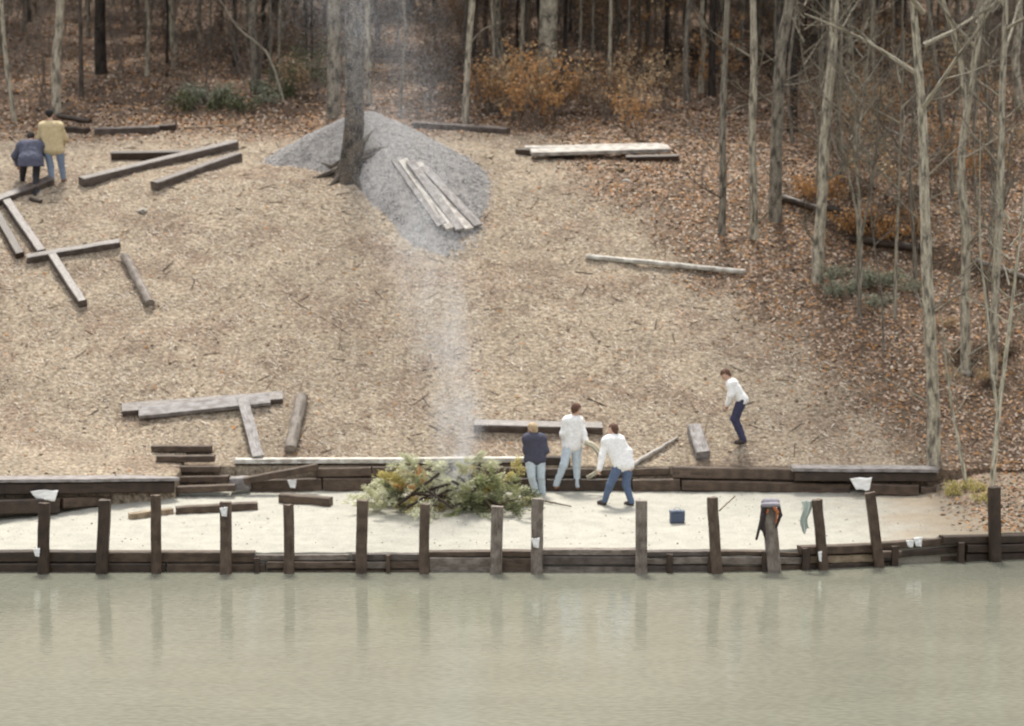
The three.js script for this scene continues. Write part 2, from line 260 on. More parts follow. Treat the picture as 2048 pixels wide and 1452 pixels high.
// ---------------------------------------------------------------- lakeside wall, upper wall, posts
function course(parent, x1, t1, b1, x2, t2, b2, d1, d2, thick, mat, opt = {}) {   // one timber of a wall, from its outline in pixels and the distance of its face
  const A = at(x1, (t1 + b1) / 2, d1), B = at(x2, (t2 + b2) / 2, d2), h = ((b1 - t1) * d1 + (b2 - t2) * d2) / 2 / F;
  const m = mesh('timber', timberGeo(A.distanceTo(B), h, thick, { seed: seed++, ...opt }), mat, parent);
  A.z -= thick / 2; B.z -= thick / 2; return alongX(m, A, B, V(0, 1, 0));
}
const dPix = (px) => wallD((px - CX) / F * 45.4);
{
  const w = group('lakeside_wall', 'low wall of stacked dark timbers along the water edge', 'retaining wall');
  const c = (x1, t1, b1, x2, t2, b2, mat, off = 0) => course(w, x1, t1, b1, x2, t2, b2, dPix(x1) + off, dPix(x2) + off, 0.24, mat);
  const { dark, brown, tie, post, postgrey: pg } = WOOD;
  c(-140, 1102, 1124, 205, 1103, 1125, dark); c(209, 1103, 1125, 508, 1104, 1126, brown, 0.03);
  c(-140, 1127, 1158, 330, 1127, 1158, dark, -0.03); c(334, 1128, 1158, 530, 1128, 1158, brown);
  c(512, 1110, 1121, 700, 1109, 1121, pg, 0.05); c(534, 1123, 1137, 724, 1124, 1137, post, -0.02); c(534, 1139, 1158, 770, 1139, 1158, brown, 0.02);
  c(704, 1107, 1121, 850, 1108, 1122, tie, 0.04); c(728, 1124, 1138, 774, 1124, 1138, pg); c(778, 1123, 1138, 856, 1123, 1138, post, 0.03); c(774, 1140, 1158, 858, 1140, 1158, brown);
  c(854, 1104, 1113, 985, 1102, 1113, brown, 0.05); c(860, 1115, 1158, 985, 1115, 1158, pg, 0.0);
  c(989, 1102, 1114, 1064, 1102, 1114, brown, 0.05); c(989, 1116, 1158, 1064, 1116, 1158, post, 0.02);
  c(1068, 1099, 1111, 1276, 1099, 1111, pg, 0.02); c(1068, 1113, 1130, 1276, 1113, 1130, tie, -0.01); c(1068, 1133, 1158, 1276, 1133, 1158, pg, 0.02);
  c(1280, 1104, 1114, 1424, 1102, 1112, tie, 0.04); c(1280, 1117, 1129, 1334, 1117, 1129, pg, 0.01); c(1344, 1115, 1129, 1426, 1114, 1128, pg, 0.0); c(1280, 1131, 1158, 1426, 1130, 1157, tie, 0.02);
  c(1428, 1103, 1111, 1536, 1103, 1111, brown, 0.04); c(1430, 1113, 1130, 1534, 1113, 1130, pg); c(1430, 1132, 1157, 1538, 1132, 1157, post, 0.03);
  c(1540, 1104, 1112, 1604, 1106, 1114, brown, 0.06); c(1540, 1114, 1128, 1600, 1115, 1129, pg, 0.02); c(1540, 1130, 1155, 1606, 1130, 1153, brown, 0.04);
  c(1600, 1094, 1111, 1756, 1089, 1106, brown, -0.06); c(1606, 1113, 1128, 1752, 1108, 1125, WOOD.tan, 0.0); c(1610, 1130, 1151, 1792, 1124, 1146, dark, -0.04);
  c(1748, 1087, 1101, 1888, 1076, 1090, brown, 0.12); c(1756, 1104, 1118, 1800, 1102, 1116, post, -0.08);
  c(1800, 1103, 1114, 1936, 1092, 1104, dark, 0.1); c(1804, 1116, 1140, 1936, 1107, 1134, brown, 0.2);
  c(1884, 1073, 1089, 2170, 1069, 1085, dark, 0.02); c(1932, 1090, 1106, 2170, 1086, 1102, dark, -0.04); c(1930, 1107, 1132, 2170, 1102, 1126, dark, 0.0);
  // short uprights that pin the stacked timbers
  for (const [px, t, b, wd, m] of [[514, 1116, 1150, 11, dark], [776, 1110, 1150, 8, brown], [1339, 1108, 1152, 12, dark], [1421, 1103, 1150, 10, dark], [1529, 1103, 1150, 11, dark], [1612, 1096, 1150, 16, dark], [1790, 1092, 1145, 14, dark], [1922, 1085, 1132, 13, dark]]) {
    const d = dPix(px) - 0.07, A = at(px, t, d), B = at(px, b, d); const k = mesh('upright', timberGeo(A.distanceTo(B) + 0.5, wd * d / F, 0.13, { seed: seed++ }), m, w); B.y -= 0.5; alongX(k, A, B, V(1, 0, 0));
  }
}
{
  const w = group('upper_wall', 'timber wall holding back the foot of the bare slope', 'retaining wall');
  const c = (x1, t1, b1, x2, t2, b2, mat, d, d2 = d, th = 0.24) => course(w, x1, t1, b1, x2, t2, b2, d, d2, th, mat);
  const { dark, brown, tie, post } = WOOD;
  c(500, 960, 988, 642, 956, 984, brown, 50.2, 50.25); c(632, 936, 955, 742, 935, 953, post, 50.32); c(646, 957, 984, 860, 955, 983, brown, 50.24);
  c(745, 934, 953, 1078, 934, 953, brown, 50.34); c(864, 955, 983, 1090, 956, 984, dark, 50.22); c(1050, 912, 930, 1140, 914, 932, dark, 50.55);
  c(1082, 936, 953, 1190, 938, 953, brown, 50.36); c(1094, 958, 983, 1262, 958, 984, dark, 50.24);
  c(1195, 938, 955, 1338, 936, 950, brown, 50.40); c(1266, 959, 985, 1360, 958, 984, brown, 50.2);
  c(1346, 934, 957, 1612, 938, 962, post, 50.26); c(1364, 960, 982, 1700, 968, 988, brown, 50.18, 50.12);
  c(1590, 943, 962, 1874, 946, 965, dark, 50.05, 49.95, 0.34); c(1586, 936, 943, 1878, 939, 946, WOOD.grey, 50.0, 49.9, 0.6); c(1736, 967, 990, 1838, 972, 992, brown, 49.82); c(1842, 974, 992, 1872, 974, 992, post, 49.9);
}
{
  const w = group('side_wall', 'timber wall of two stepped courses beside the timber steps', 'retaining wall');
  const c = (x1, t1, b1, x2, t2, b2, mat, d, d2) => course(w, x1, t1, b1, x2, t2, b2, d, d2, 0.30, mat);
  const a = (px) => footD((px - CX) / F * 49) - 0.28;
  course(w, -140, 961, 968, 346, 957, 963, a(-140) + 0.1, a(342) + 0.04, 0.62, WOOD.grey);
  c(-140, 968, 992, 342, 963, 986, WOOD.dark, a(-140) + 0.16, a(342) + 0.1); c(-140, 1002, 1034, 112, 998, 1027, WOOD.dark, a(-140) - 0.15, a(112) - 0.1); c(116, 996, 1020, 345, 988, 1003, WOOD.brown, a(116) - 0.08, a(345) - 0.02);
}
const POSTS = [ // top x, top y, x at the water, width px, tone
  [88, 1006, 86, 25, 'dark'], [210, 1000, 204, 23, 'dark'], [311, 990, 312, 22, 'brown'], [451, 1004, 452, 22, 'post'], [577, 1009, 578, 21, 'post'], [725, 1000, 722, 22, 'post'], [850, 1008, 848, 21, 'post'],
  [995, 1013, 992, 24, 'postgrey'], [1075, 997, 1073, 24, 'postgrey'], [1283, 1001, 1282, 23, 'postgrey'], [1424, 995, 1434, 23, 'post'], [1537, 1003, 1548, 27, 'postgrey'], [1634, 999, 1647, 21, 'brown'], [1740, 985, 1759, 20, 'brown'], [1988, 974, 1990, 27, 'dark'],
];
const POST_LABELS = { 3: 'timber post with a white scrap caught near its top, by the lake', 8: 'greyish timber post with a white scrap at wall height', 10: 'brown timber post with a thin stick leaning on it', 11: 'greyish timber post with a dark jacket hung over its top', 12: 'leaning brown timber post with a pale green cloth hung beside it', 13: 'leaning thin brown post with nothing on it, where the wall steps up', 14: 'thick dark post at the wall below the forked sapling' };
POSTS.forEach(([tx, ty, bx, w, tone], i) => {
  const d = dPix(bx) - 0.16 + (i % 3) * 0.02, A = at(tx, ty, d), W = at(bx, 1140, d); W.y = 0; const B = W.clone().addScaledVector(W.clone().sub(A).normalize(), 0.8);
  const m = mesh('post', timberGeo(A.distanceTo(B), w * d / F, w * d / F * 0.95, { seed: seed++, round: i % 2 === 0 }), WOOD[tone]); alongX(m, A, B, V(1, 0, 0));
  const plain = tone === 'postgrey' ? ['plain greyish timber post at the lakeside wall with nothing on it', 'plain greyish posts along the water'] : tone === 'post' ? ['plain brown timber post at the lakeside wall with nothing on it', 'plain brown posts along the water'] : ['plain dark post in front of the two stepped wall timbers', 'dark posts below the side wall'];
  tag(m, POST_LABELS[i] || plain[0], 'post', POST_LABELS[i] ? undefined : plain[1], 'thing');
});

// ---------------------------------------------------------------- loose timbers on the slope and the terrace
function bar(name, p, q, h, w, mat, label, opt = {}) { const A = at(...p), Q = at(...q), m = mesh(name, timberGeo(A.distanceTo(Q), h, w, { seed: seed++, ...opt }), WOOD[mat]); alongX(m, A, Q, V(0, 1, 0)); return tag(m, label, opt.category || 'timber', opt.group, 'thing'); }
const T = (p, q, hpx, mat, label, opt = {}) => lay(opt.round ? 'log' : opt.name || 'timber', p, q, opt.h ?? hpx * 0.0122, opt.w ?? (opt.h ?? hpx * 0.0122) * 1.05, WOOD[mat], label, opt);
T([163, 366], [472, 291], 20, 'tie', 'long weathered timber slanting up the brow above a shorter one');
T([308, 374], [477, 314], 20, 'tie', 'shorter weathered timber lying below the long one on the brow');
T([222, 312], [372, 309], 16, 'dark', 'dark timber lying level behind the long slanting one', { lift: 0.02 });
T([190, 263], [318, 259], 15, 'tie', 'weathered timber along the wood edge beside a darker one'); T([308, 258], [352, 255], 15, 'dark', 'short dark timber end along the wood edge');
T([132, 258], [176, 262], 13, 'dark', 'stubby dark timber by the person in the tan sweater'); T([116, 232], [180, 243], 12, 'dark', 'dark log on leaf litter behind the person in the tan sweater', { round: true });
T([368, 256], [482, 252], 8, 'tan', 'thin pale board lying at the wood edge past the dark timber', { h: 0.06, w: 0.16, name: 'board' });
T([-60, 428], [104, 362], 19, 'tie', 'timber under the feet of the person in the dark jacket'); T([60, 398], [82, 404], 8, 'dark', 'small dark offcut below the timber underfoot', { round: true });
T([-14, 418], [40, 512], 17, 'dark', 'dark beam running downhill at the frame of crossed timbers, shorter one', { h: 0.2 }); T([14, 408], [84, 508], 16, 'tie', 'weathered beam running downhill to the crossed timber', { h: 0.2 });
T([54, 520], [240, 488], 15, 'tie', 'slanting timber crossing the ends of the downhill beams'); T([104, 516], [166, 608], 16, 'tie', 'timber running downhill from the slanting crossed one'); T([250, 516], [300, 608], 19, 'postgrey', 'short weathered log lying alone downhill', { round: true });
T([244, 822], [566, 796], 15, 'tie', 'long timber on the slope under a wide plank', { h: 0.17, w: 0.3 });
T([278, 827], [540, 800], 16, 'grey', 'wide grey plank resting on the long timber above the steps', { h: 0.1, w: 0.34, lift: 0.09, name: 'plank' });
T([486, 800], [516, 915], 12, 'grey', 'narrow grey board sloping down from the wide plank', { h: 0.07, w: 0.24, lift: 0.13, name: 'board' });
T([604, 796], [580, 900], 22, 'postgrey', 'mottled weathered log lying downhill beside the narrow board', { round: true, h: 0.27, w: 0.27 });
T([948, 853], [1205, 858], 19, 'tie', 'dark weathered timber lying level behind the people in white', { h: 0.22 });
T([1388, 858], [1406, 914], 22, 'grey', 'short grey timber end pointing down to the upper wall', { h: 0.25, w: 0.3 });
T([1172, 515], [1490, 545], 9, 'white', 'long whitish pole lying across the slope', { round: true, h: 0.13, w: 0.13 });
T([1266, 948], [1356, 878], 9, 'pale', 'pale pole lying uphill from the person in dark jeans', { round: true, h: 0.11, w: 0.11, taper: 0.5 });
T([828, 250], [1016, 264], 16, 'tie', 'dark timber at the wood edge behind the gravel heap');
T([1032, 303], [1150, 310], 13, 'dark', 'dark timber under the pale plank by the wood', { h: 0.14 }); T([1252, 318], [1358, 317], 13, 'dark', 'short dark timber propping the far end of the pale plank', { h: 0.15 });
T([1062, 305], [1338, 298], 13, 'pale', 'long pale plank resting on dark timbers by the wood', { h: 0.1, w: 0.42, lift: 0.13, name: 'plank' }); T([1050, 297], [1330, 291], 10, 'pale', 'second pale plank behind the long one by the wood', { h: 0.08, w: 0.26, lift: 0.1, name: 'plank' });
bar('board', [470, 922, 50.62], [1066, 919, 50.62], 0.1, 0.28, 'white', 'long whitish board lying along the top of the upper wall', { category: 'board' });
bar('timber', [488, 962, 49.95], [636, 933, 50.2], 0.14, 0.18, 'brown', 'dark beam slanting from the sand up onto the upper wall');
T([258, 1033], [345, 1022], 11, 'tan', 'short tan beam lying on sand end to end with a darker one', { h: 0.13, w: 0.14 }); T([352, 1021], [515, 1012], 13, 'brown', 'dark beam lying on the sand behind two posts', { h: 0.16, w: 0.17 });
T([560, 997], [662, 1005], 15, 'brown', 'short dark beam lying on sand below the slanting beam', { h: 0.19, w: 0.2 });
bar('slab', [462, 966, 50.1], [500, 965, 50.1], 0.26, 0.3, 'grey', 'greyish slab standing at the foot of the timber steps', { category: 'slab' });
T([1648, 417], [1772, 452], 12, 'dark', 'dark fallen log along the cut bank in the wood, upper one', { round: true, h: 0.2, w: 0.2 }); T([1700, 478], [1858, 505], 12, 'dark', 'dark fallen log along the cut bank in the wood, lower one', { round: true, h: 0.19, w: 0.19 });
T([1560, 395], [1640, 420], 12, 'dark', 'dark fallen log between two pale trunks at the wood edge', { round: true, h: 0.2, w: 0.2 });
T([1950, 522], [2070, 566], 9, 'postgrey', 'slanting fallen trunk on the leafy bank behind the saplings', { round: true, h: 0.13, w: 0.13, lift: 0.12, taper: 0.8 });
T([1752, 246], [1824, 282], 6, 'pale', 'thin pale fallen limb in the undergrowth', { round: true, h: 0.08, w: 0.08, lift: 0.15, taper: 0.5 });
T([582, 598], [702, 672], 3, 'tan', 'long thin reddish twig lying alone on the bare slope', { round: true, h: 0.035, w: 0.035, taper: 0.4 }); T([1610, 725], [1692, 747], 3, 'tan', 'thin twig on the slope below the leafy wood edge', { round: true, h: 0.03, w: 0.03, taper: 0.4 });
for (const [i, [x1, y1, x2, y2, d]] of [[304, 897, 424, 897, 51.85], [314, 917, 429, 917, 51.35], [320, 938, 442, 938, 50.85], [341, 958, 458, 957, 50.12], [346, 979, 470, 975, 49.8]].entries())
  bar('timber_step', [x1, y1, i < 3 ? -hit(366, y1, 0.05).z - 0.06 : d], [x2, y2, i < 3 ? -hit(366, y1, 0.05).z - 0.06 : d], 0.135, 0.22, 'brown', ['top timber step set in the slope', 'second timber step down from the top one', 'middle timber step of the five in the slope', 'fourth timber step, next to the lowest one', 'lowest timber step, beside the end of the side wall'][i], { category: 'step', group: 'timber steps up from the terrace' });
{ // fan of planks on the gravel
  const planks = [[[792, 322], [884, 452]], [[806, 322], [902, 458]], [[820, 324], [920, 461]], [[834, 328], [938, 460]], [[846, 334], [956, 452]]];
  planks.forEach(([p, q], i) => T(p, q, 10, i % 2 ? 'pale' : 'grey', ['lowest grey plank of the stack sliding down the gravel, set apart', 'pale plank second in the stack on the gravel', 'grey plank in the middle of the stack on the gravel', 'pale plank fourth in the stack on the gravel', 'outermost grey plank of the stack on the gravel, towards the bare slope'][i], { h: 0.075, w: 0.25, lift: 0.03 + 0.04 * (i % 3), name: 'plank', group: 'planks stacked on the gravel heap' }));
}

// ---------------------------------------------------------------- trees
const CROWNS = [1, 2, 3].map((s) => {   // limbs and twigs of a bare crown about 7 m tall, base at the origin
  const r = rng(100 + s), out = [], tips = [];
  for (let k = 0; k < 10; k++) { const y = k * 0.52, a = k * 2.4 + r(); grow(out, tips, V(0, y, 0), V(Math.cos(a), rr(0.5, 1.2, r), Math.sin(a)).normalize(), rr(2.2, 3.6, r) * (1 - k * 0.045), 0.045, 2, r, { kids: [4, 6], spread: 0.9 }); }
  return mergeGeometries(out);
});
const CROWN_LEAVES = [1, 2, 3].map((s) => { const r = rng(400 + s), pts = []; for (let i = 0; i < 2600; i++) { const k = Math.floor(r() * 26), a = k * 2.4, h = 0.8 + k * 0.23, R0 = 2.6 * Math.sin(Math.PI * clamp((h + 0.4) / 7.6)) , q = Math.sqrt(r()); pts.push(V(Math.cos(a) * R0 * 0.65 + rr(-0.9, 0.9, r) * q, h + rr(-0.6, 0.6, r), Math.sin(a) * R0 * 0.65 + rr(-0.9, 0.9, r) * q)); } return leafQuads(pts, 0.11, 0.2, r, { aspect: 1.8 }); });
const deadLeaf = S({ color: C(0.22, 0.13, 0.065), side: THREE.DoubleSide });
function trunkPath(pts, H, r) { // extend a path upwards to the tree's height
  const out = pts.map((p) => p.clone()); let p = out[out.length - 1].clone(), prev = out[out.length - 2], v = p.clone().sub(prev).normalize(), base = pts[0].y;
  v.x *= 0.6; while (p.y < base + H) { v.add(V((r() - 0.5) * 0.08, 0.08, (r() - 0.5) * 0.08)).normalize(); p = p.clone().addScaledVector(v, 0.9); out.push(p); } return out;
}
function tree(name, label, px, wpx, mat, { H = 12, grp, forks = [], flare = 1.15, twigs = [], dOff = 0 } = {}) { // px: list of pixels from the foot upwards
  const r = rng(seed++ * 31), foot = hit(px[0][0], px[0][1]); const d0 = -foot.z + dOff, root = group(name, label, 'tree', grp); root.position.copy(foot).setY(foot.y - 0.12);
  const O = root.position, loc = (p) => at(p[0], p[1], d0).sub(O), rad = wpx * d0 / F / 2;
  const first = px.map((p, i) => i ? loc(p) : V(0, 0, 0)); const path = trunkPath(first, H, r), dense = [];
  path.unshift(V(0, -0.55, 0)); const curve = new THREE.CatmullRomCurve3(path), n = Math.max(16, Math.round(H * 2.2)); for (let i = 0; i <= n; i++) dense.push(curve.getPointAt(i / n));
  const rads = dense.map((p, i) => rad * Math.max(0.14, 1 - 0.86 * Math.pow(i / n, 1.25)) * (1 + (flare - 1) * Math.exp(-Math.max(0, p.y) / 0.28)));
  mesh('trunk', tube(dense, rads, wpx > 18 ? 12 : 8, 0.12), mat, root);
  if (flare > 1.5) for (let i = 0; i < 7; i++) { const a = i * 0.9 + r(), L = rr(0.5, 1.0, r), pp = []; for (let k = 0; k <= 6; k++) { const t = k / 6, x = Math.cos(a) * (rad * 0.8 + L * t), z = Math.sin(a) * (rad * 0.8 + L * t); pp.push(V(x, topH(O.x + x, -(O.z + z)) - O.y + 0.22 * (1 - t) ** 2 - 0.05 * t, z)); } mesh('root', tube(pp, pp.map((_, k) => 0.11 * (1 - 0.75 * k / 6)), 7, 0.15), mat, root); }
  for (const f of forks) { const q = f.map((p) => loc(p)); const c2 = new THREE.CatmullRomCurve3(trunkPath(q, H * 0.75, r)), pp = c2.getPoints(22); mesh('limb', tube(pp, pp.map((_, i) => rad * 0.6 * (1 - 0.8 * i / 22)), 8, 0.1), mat, root); }
  for (const f of twigs) { const q = f.map((p) => loc(p)), pp = new THREE.CatmullRomCurve3(q).getPoints(10); mesh('branch', tube(pp, pp.map((_, i) => Math.max(0.008, rad * 0.28 * (1 - 0.7 * i / 10))), 5), mat, root); }
  if (px[0][0] > 1400 && H > 9) for (let i = 0; i < 6; i++) { const k = 2 + Math.floor(r() * n * 0.42), a = r() * 6.28, out = []; grow(out, [], dense[k], V(Math.cos(a), rr(0.1, 0.9, r), Math.sin(a)).normalize(), rr(1.0, 2.2, r), Math.min(0.03, rad * 0.3), 1, r, { kids: [4, 7], segs: 5 }); mesh('branch', mergeGeometries(out), mat, root); }
  const c = mesh('crown', CROWNS[seed % 3], mat, root), k = dense[Math.round(n * 0.5)]; c.position.copy(k); c.rotation.y = r() * 6; const s = H / 12 * rr(0.85, 1.1, r); c.scale.set(s, s, s);
  return root;
}
const B = BARK;
tree('lone_tree', 'stout rough barked tree standing in the gravel heap', [[700, 350], [702, 330], [706, 290], [709, 230], [708, 120], [706, 0]], 42, B.mid, { H: 15, flare: 1.75 });
tree('tree', 'greyish trunk close behind the stout tree at the gravel', [[668, 232], [668, 120], [668, 0]], 29, B.grey, { H: 15 });
tree('tree', 'slim pale trunk just past the stout tree at the gravel', [[738, 205], [736, 100], [734, 0]], 14, B.pale);
tree('tree', 'thin pale leaning trunk behind the two people on the brow', [[30, 244], [18, 170], [8, 80], [2, 0]], 11, B.pale);
tree('tree', 'mottled pale trunk rising right behind the tan sweater', [[114, 224], [112, 120], [118, 60], [121, 0]], 20, B.pale);
tree('tree', 'straight blackish trunk uphill of the wood edge logs', [[203, 146], [200, 70], [200, 0]], 24, B.dark, { H: 14 });
tree('tree', 'short stretch of blackish trunk high on the bank', [[58, 46], [55, 20], [54, 0]], 16, B.dark);
tree('tree', 'pale trunk standing between the long slanting timber and the wood top', [[352, 135], [345, 60], [342, 0]], 16, B.pale, { flare: 1 });
tree('tree', 'thin blackish trunk uphill of the pale board', [[470, 135], [470, 60], [470, 0]], 11, B.dark);
tree('sapling', 'thin bent pale sapling beside the gravel heap', [[568, 205], [552, 150], [530, 100], [480, 60]], 7, B.pale, { H: 4 });
tree('sapling', 'thin pale sapling behind the top of the gravel heap', [[800, 232], [804, 150], [812, 60], [806, 0]], 8, B.grey, { H: 8 });
tree('tree', 'pale slim trunk behind the dark timber past the gravel', [[930, 246], [934, 150], [940, 60], [945, 0]], 14, B.pale, { twigs: [[[938, 90], [965, 60], [1010, 40]]] });
tree('tree', 'thick pale grey trunk among the brown shrubs', [[1094, 185], [1095, 100], [1098, 0]], 42, B.pale, { H: 16, flare: 1.05 });
tree('tree', 'slim trunk close to the thick pale grey one', [[1042, 175], [1044, 80], [1046, 0]], 11, B.pale);
for (const [x, y, w, m] of [[1158, 165, 8, 'pale'], [1183, 170, 7, 'grey'], [1218, 206, 9, 'pale'], [1255, 190, 6, 'grey']]) tree('tree', 'one of the pole thin trunks between the thick pale trunk and dark ones', [[x, y], [x + 2, 90], [x + 4, 0]], w, B[m], { grp: 'pole thin trunks', H: 9 });
for (const [x, y, w] of [[1333, 155, 11], [1424, 195, 16], [1585, 262, 22], [1130, 160, 10]]) tree('tree', 'blackish trunk standing among shrubs uphill of the pale planks', [[x, y], [x, 90], [x + 2, 0]], w, B.dark, { grp: 'blackish trunks' });
tree('tree', 'mottled slim trunk at the wood edge, first past the pale plank', [[1443, 466], [1446, 380], [1445, 250], [1450, 120], [1455, 0]], 16, B.grey, { H: 13 });
tree('tree', 'pale straight trunk second along the wood edge', [[1508, 476], [1507, 380], [1504, 260], [1508, 120], [1506, 0]], 18, B.pale, { H: 14 });
tree('tree', 'stouter greyish trunk third along the wood edge', [[1550, 436], [1552, 330], [1556, 200], [1562, 100], [1580, 0]], 27, B.grey, { H: 14 });
tree('tree', 'pale trunk with a rough dark foot, above the leafy bank', [[1634, 562], [1638, 480], [1646, 370], [1650, 260], [1664, 120], [1670, 0]], 24, B.pale, { H: 15 });
tree('tree', 'tall pale trunk rooted at the end of the upper wall', [[1868, 928], [1866, 780], [1856, 600], [1850, 420], [1846, 260], [1836, 120], [1826, 0]], 28, B.pale, { H: 15, flare: 1.3 });
tree('tree', 'tree behind the tall pale trunk that forks low into curved limbs', [[1932, 745], [1930, 620], [1932, 480], [1922, 330], [1934, 220], [1950, 120], [1965, 0]], 21, B.pale, { H: 14, forks: [[[1934, 235], [1920, 120], [1896, 30], [1885, 0]]], twigs: [[[1934, 160], [1900, 190], [1860, 200]]] });
tree('tree', 'pale trunk behind the forked sapling', [[1986, 770], [1990, 600], [2000, 400], [2004, 200], [2012, 0]], 19, B.pale, { H: 14 });
tree('sapling', 'cream forked sapling growing above the thick dark post', [[1984, 978], [1990, 900], [1998, 820], [2018, 660], [2032, 540], [2046, 420], [2056, 300]], 12, B.cream, { H: 7, forks: [[[1996, 830], [1984, 740], [1972, 600], [1962, 520]]] });
tree('sapling', 'thin cream sapling leaning beside the forked one', [[1934, 976], [1920, 900], [1908, 840], [1900, 790]], 9, B.cream, { H: 3.4 });
tree('sapling', 'thin grey sapling above the cut bank', [[1832, 570], [1826, 460], [1820, 380], [1826, 250]], 9, B.grey, { H: 6 });
tree('tree', 'slim pale trunk standing over the fallen limb', [[1748, 215], [1746, 100], [1745, 0]], 9, B.pale, { H: 10 });
tree('tree', 'slim trunk between the low forking tree and the tall pale one', [[1890, 330], [1880, 200], [1862, 60], [1855, 0]], 11, B.grey, { H: 10 });
{ const r = rng(71); for (let i = 0; i < 22; i++) { const x = rr(1580, 2060, r), y = rr(250, 720, r) - (x < 1700 ? 150 : 0); if (y < 180) continue; tree('sapling', 'thin bare sapling on the leafy wooded bank', [[x, y], [x + rr(-12, 12, r), y - 120], [x + rr(-30, 30, r), y - 260]], rr(4, 9, r), r() < 0.5 ? B.pale : B.grey, { H: rr(4, 7, r), grp: 'thin saplings on the wooded bank' }); } }
{ // the rest of the wood: one trunk of each kind, then copies
  const r = rng(555), protos = [0, 1, 2, 3].map((k) => { const pts = [], n = 14; let p = V(0, -0.2, 0); for (let i = 0; i <= n; i++) { pts.push(p.clone()); p = p.clone().add(V((r() - 0.5) * 0.22, 0.95, (r() - 0.5) * 0.22)); } return tube(pts, pts.map((q, i) => 0.1 * Math.max(0.15, 1 - 0.85 * i / n) * (i ? 1 : 1.25)), 7, 0.12); });
  let made = 0;
  for (let tries = 0; tries < 4000 && made < 215; tries++) {
    const d = 66 + 52 * Math.pow(r(), 0.85), x = (r() * 2 - 1) * (d * 0.2133 + 2.5); if (x < 0 && r() < 0.42) continue; if (d < 70 && x < 6) continue;
    const k = made % 4, tone = r(), mat = x > -1 ? (tone < 0.38 ? B.pale : tone < 0.7 ? B.grey : tone < 0.86 ? B.mid : B.dark) : (tone < 0.25 ? B.pale : tone < 0.6 ? B.grey : tone < 0.85 ? B.mid : B.dark);
    const s = r() < 0.72 ? rr(0.4, 0.9, r) : rr(0.9, 1.6, r), h = rr(0.75, 1.15, r); const nm = mat === B.pale ? 'pale slim bare tree in the crowd of far trunks' : mat === B.grey ? 'greyish bare tree in the crowd of far trunks' : mat === B.mid ? 'brown bare tree in the crowd of far trunks' : 'dark bare tree in the crowd of far trunks';
    const g = group('bare_tree', nm, 'tree', nm.replace('tree', 'trees')); g.position.set(x, groundH(x, d), -d); g.rotation.y = r() * 6.28;
    const t = mesh('trunk', protos[k], mat, g); t.scale.set(s, h, s); const c = mesh('crown', CROWNS[k % 3], mat, g); c.position.y = 5.5 * h; c.rotation.y = r() * 6; const cs = rr(0.8, 1.15, r); c.scale.set(cs, cs, cs); mesh('foliage', CROWN_LEAVES[k % 3], deadLeaf, c); made++;
  }
}

// ---------------------------------------------------------------- undergrowth, leaf litter
const leafMat = (c) => new THREE.MeshPhysicalMaterial({ color: c, roughness: 0.9, transmission: 0.25, thickness: 0, side: THREE.DoubleSide });
const LEAF = { rust: leafMat(C(0.44, 0.24, 0.09)), tan: leafMat(C(0.45, 0.32, 0.18)), brown: leafMat(C(0.15, 0.095, 0.055)), olive: leafMat(C(0.13, 0.14, 0.06)), green: leafMat(C(0.34, 0.36, 0.17)), sage: leafMat(C(0.66, 0.66, 0.46)), moss: leafMat(C(0.30, 0.31, 0.22)), yellow: leafMat(C(0.58, 0.50, 0.18)), orange: leafMat(C(0.66, 0.40, 0.16)) };
function shrubGeo(s, h, spread, nStem, depth, leafN, lw) {
  const r = rng(s), out = [], tips = [];
  for (let k = 0; k < nStem; k++) { const a = r() * 6.28; grow(out, tips, V(rr(-0.15, 0.15, r), -0.05, rr(-0.15, 0.15, r)), V(Math.cos(a) * spread, 1, Math.sin(a) * spread).normalize(), h * rr(0.6, 1, r), 0.014, depth, r, { kids: [3, 5], spread: 0.75, segs: 4 }); }
  const pts = []; for (let i = 0; i < leafN; i++) { const t = tips[Math.floor(r() * tips.length)]; pts.push(t.clone().add(V(rr(-0.09, 0.09, r), rr(-0.09, 0.09, r), rr(-0.09, 0.09, r)))); }
  return [mergeGeometries(out), leafN ? leafQuads(pts, lw * 0.7, lw * 1.3, r) : null];
}
const SHRUBS = { leafy: [shrubGeo(301, 1.7, 0.5, 5, 2, 380, 0.055), shrubGeo(302, 1.3, 0.7, 6, 2, 300, 0.055)], bare: [shrubGeo(303, 2.6, 0.35, 6, 2, 60, 0.05), shrubGeo(304, 2.0, 0.55, 7, 2, 40, 0.05)], low: [shrubGeo(305, 0.7, 1.1, 8, 2, 520, 0.05), shrubGeo(306, 0.55, 1.3, 9, 2, 460, 0.045)] };
function shrub(type, k, pos, scale, mat, label, grp, r) {
  const g = group('shrub', label, 'shrub', grp); g.position.copy(pos); g.rotation.y = r() * 6.28; g.scale.setScalar(scale);
  mesh('stems', SHRUBS[type][k][0], BARK.twig, g); if (SHRUBS[type][k][1]) mesh('foliage', SHRUBS[type][k][1], mat, g); return g;
}
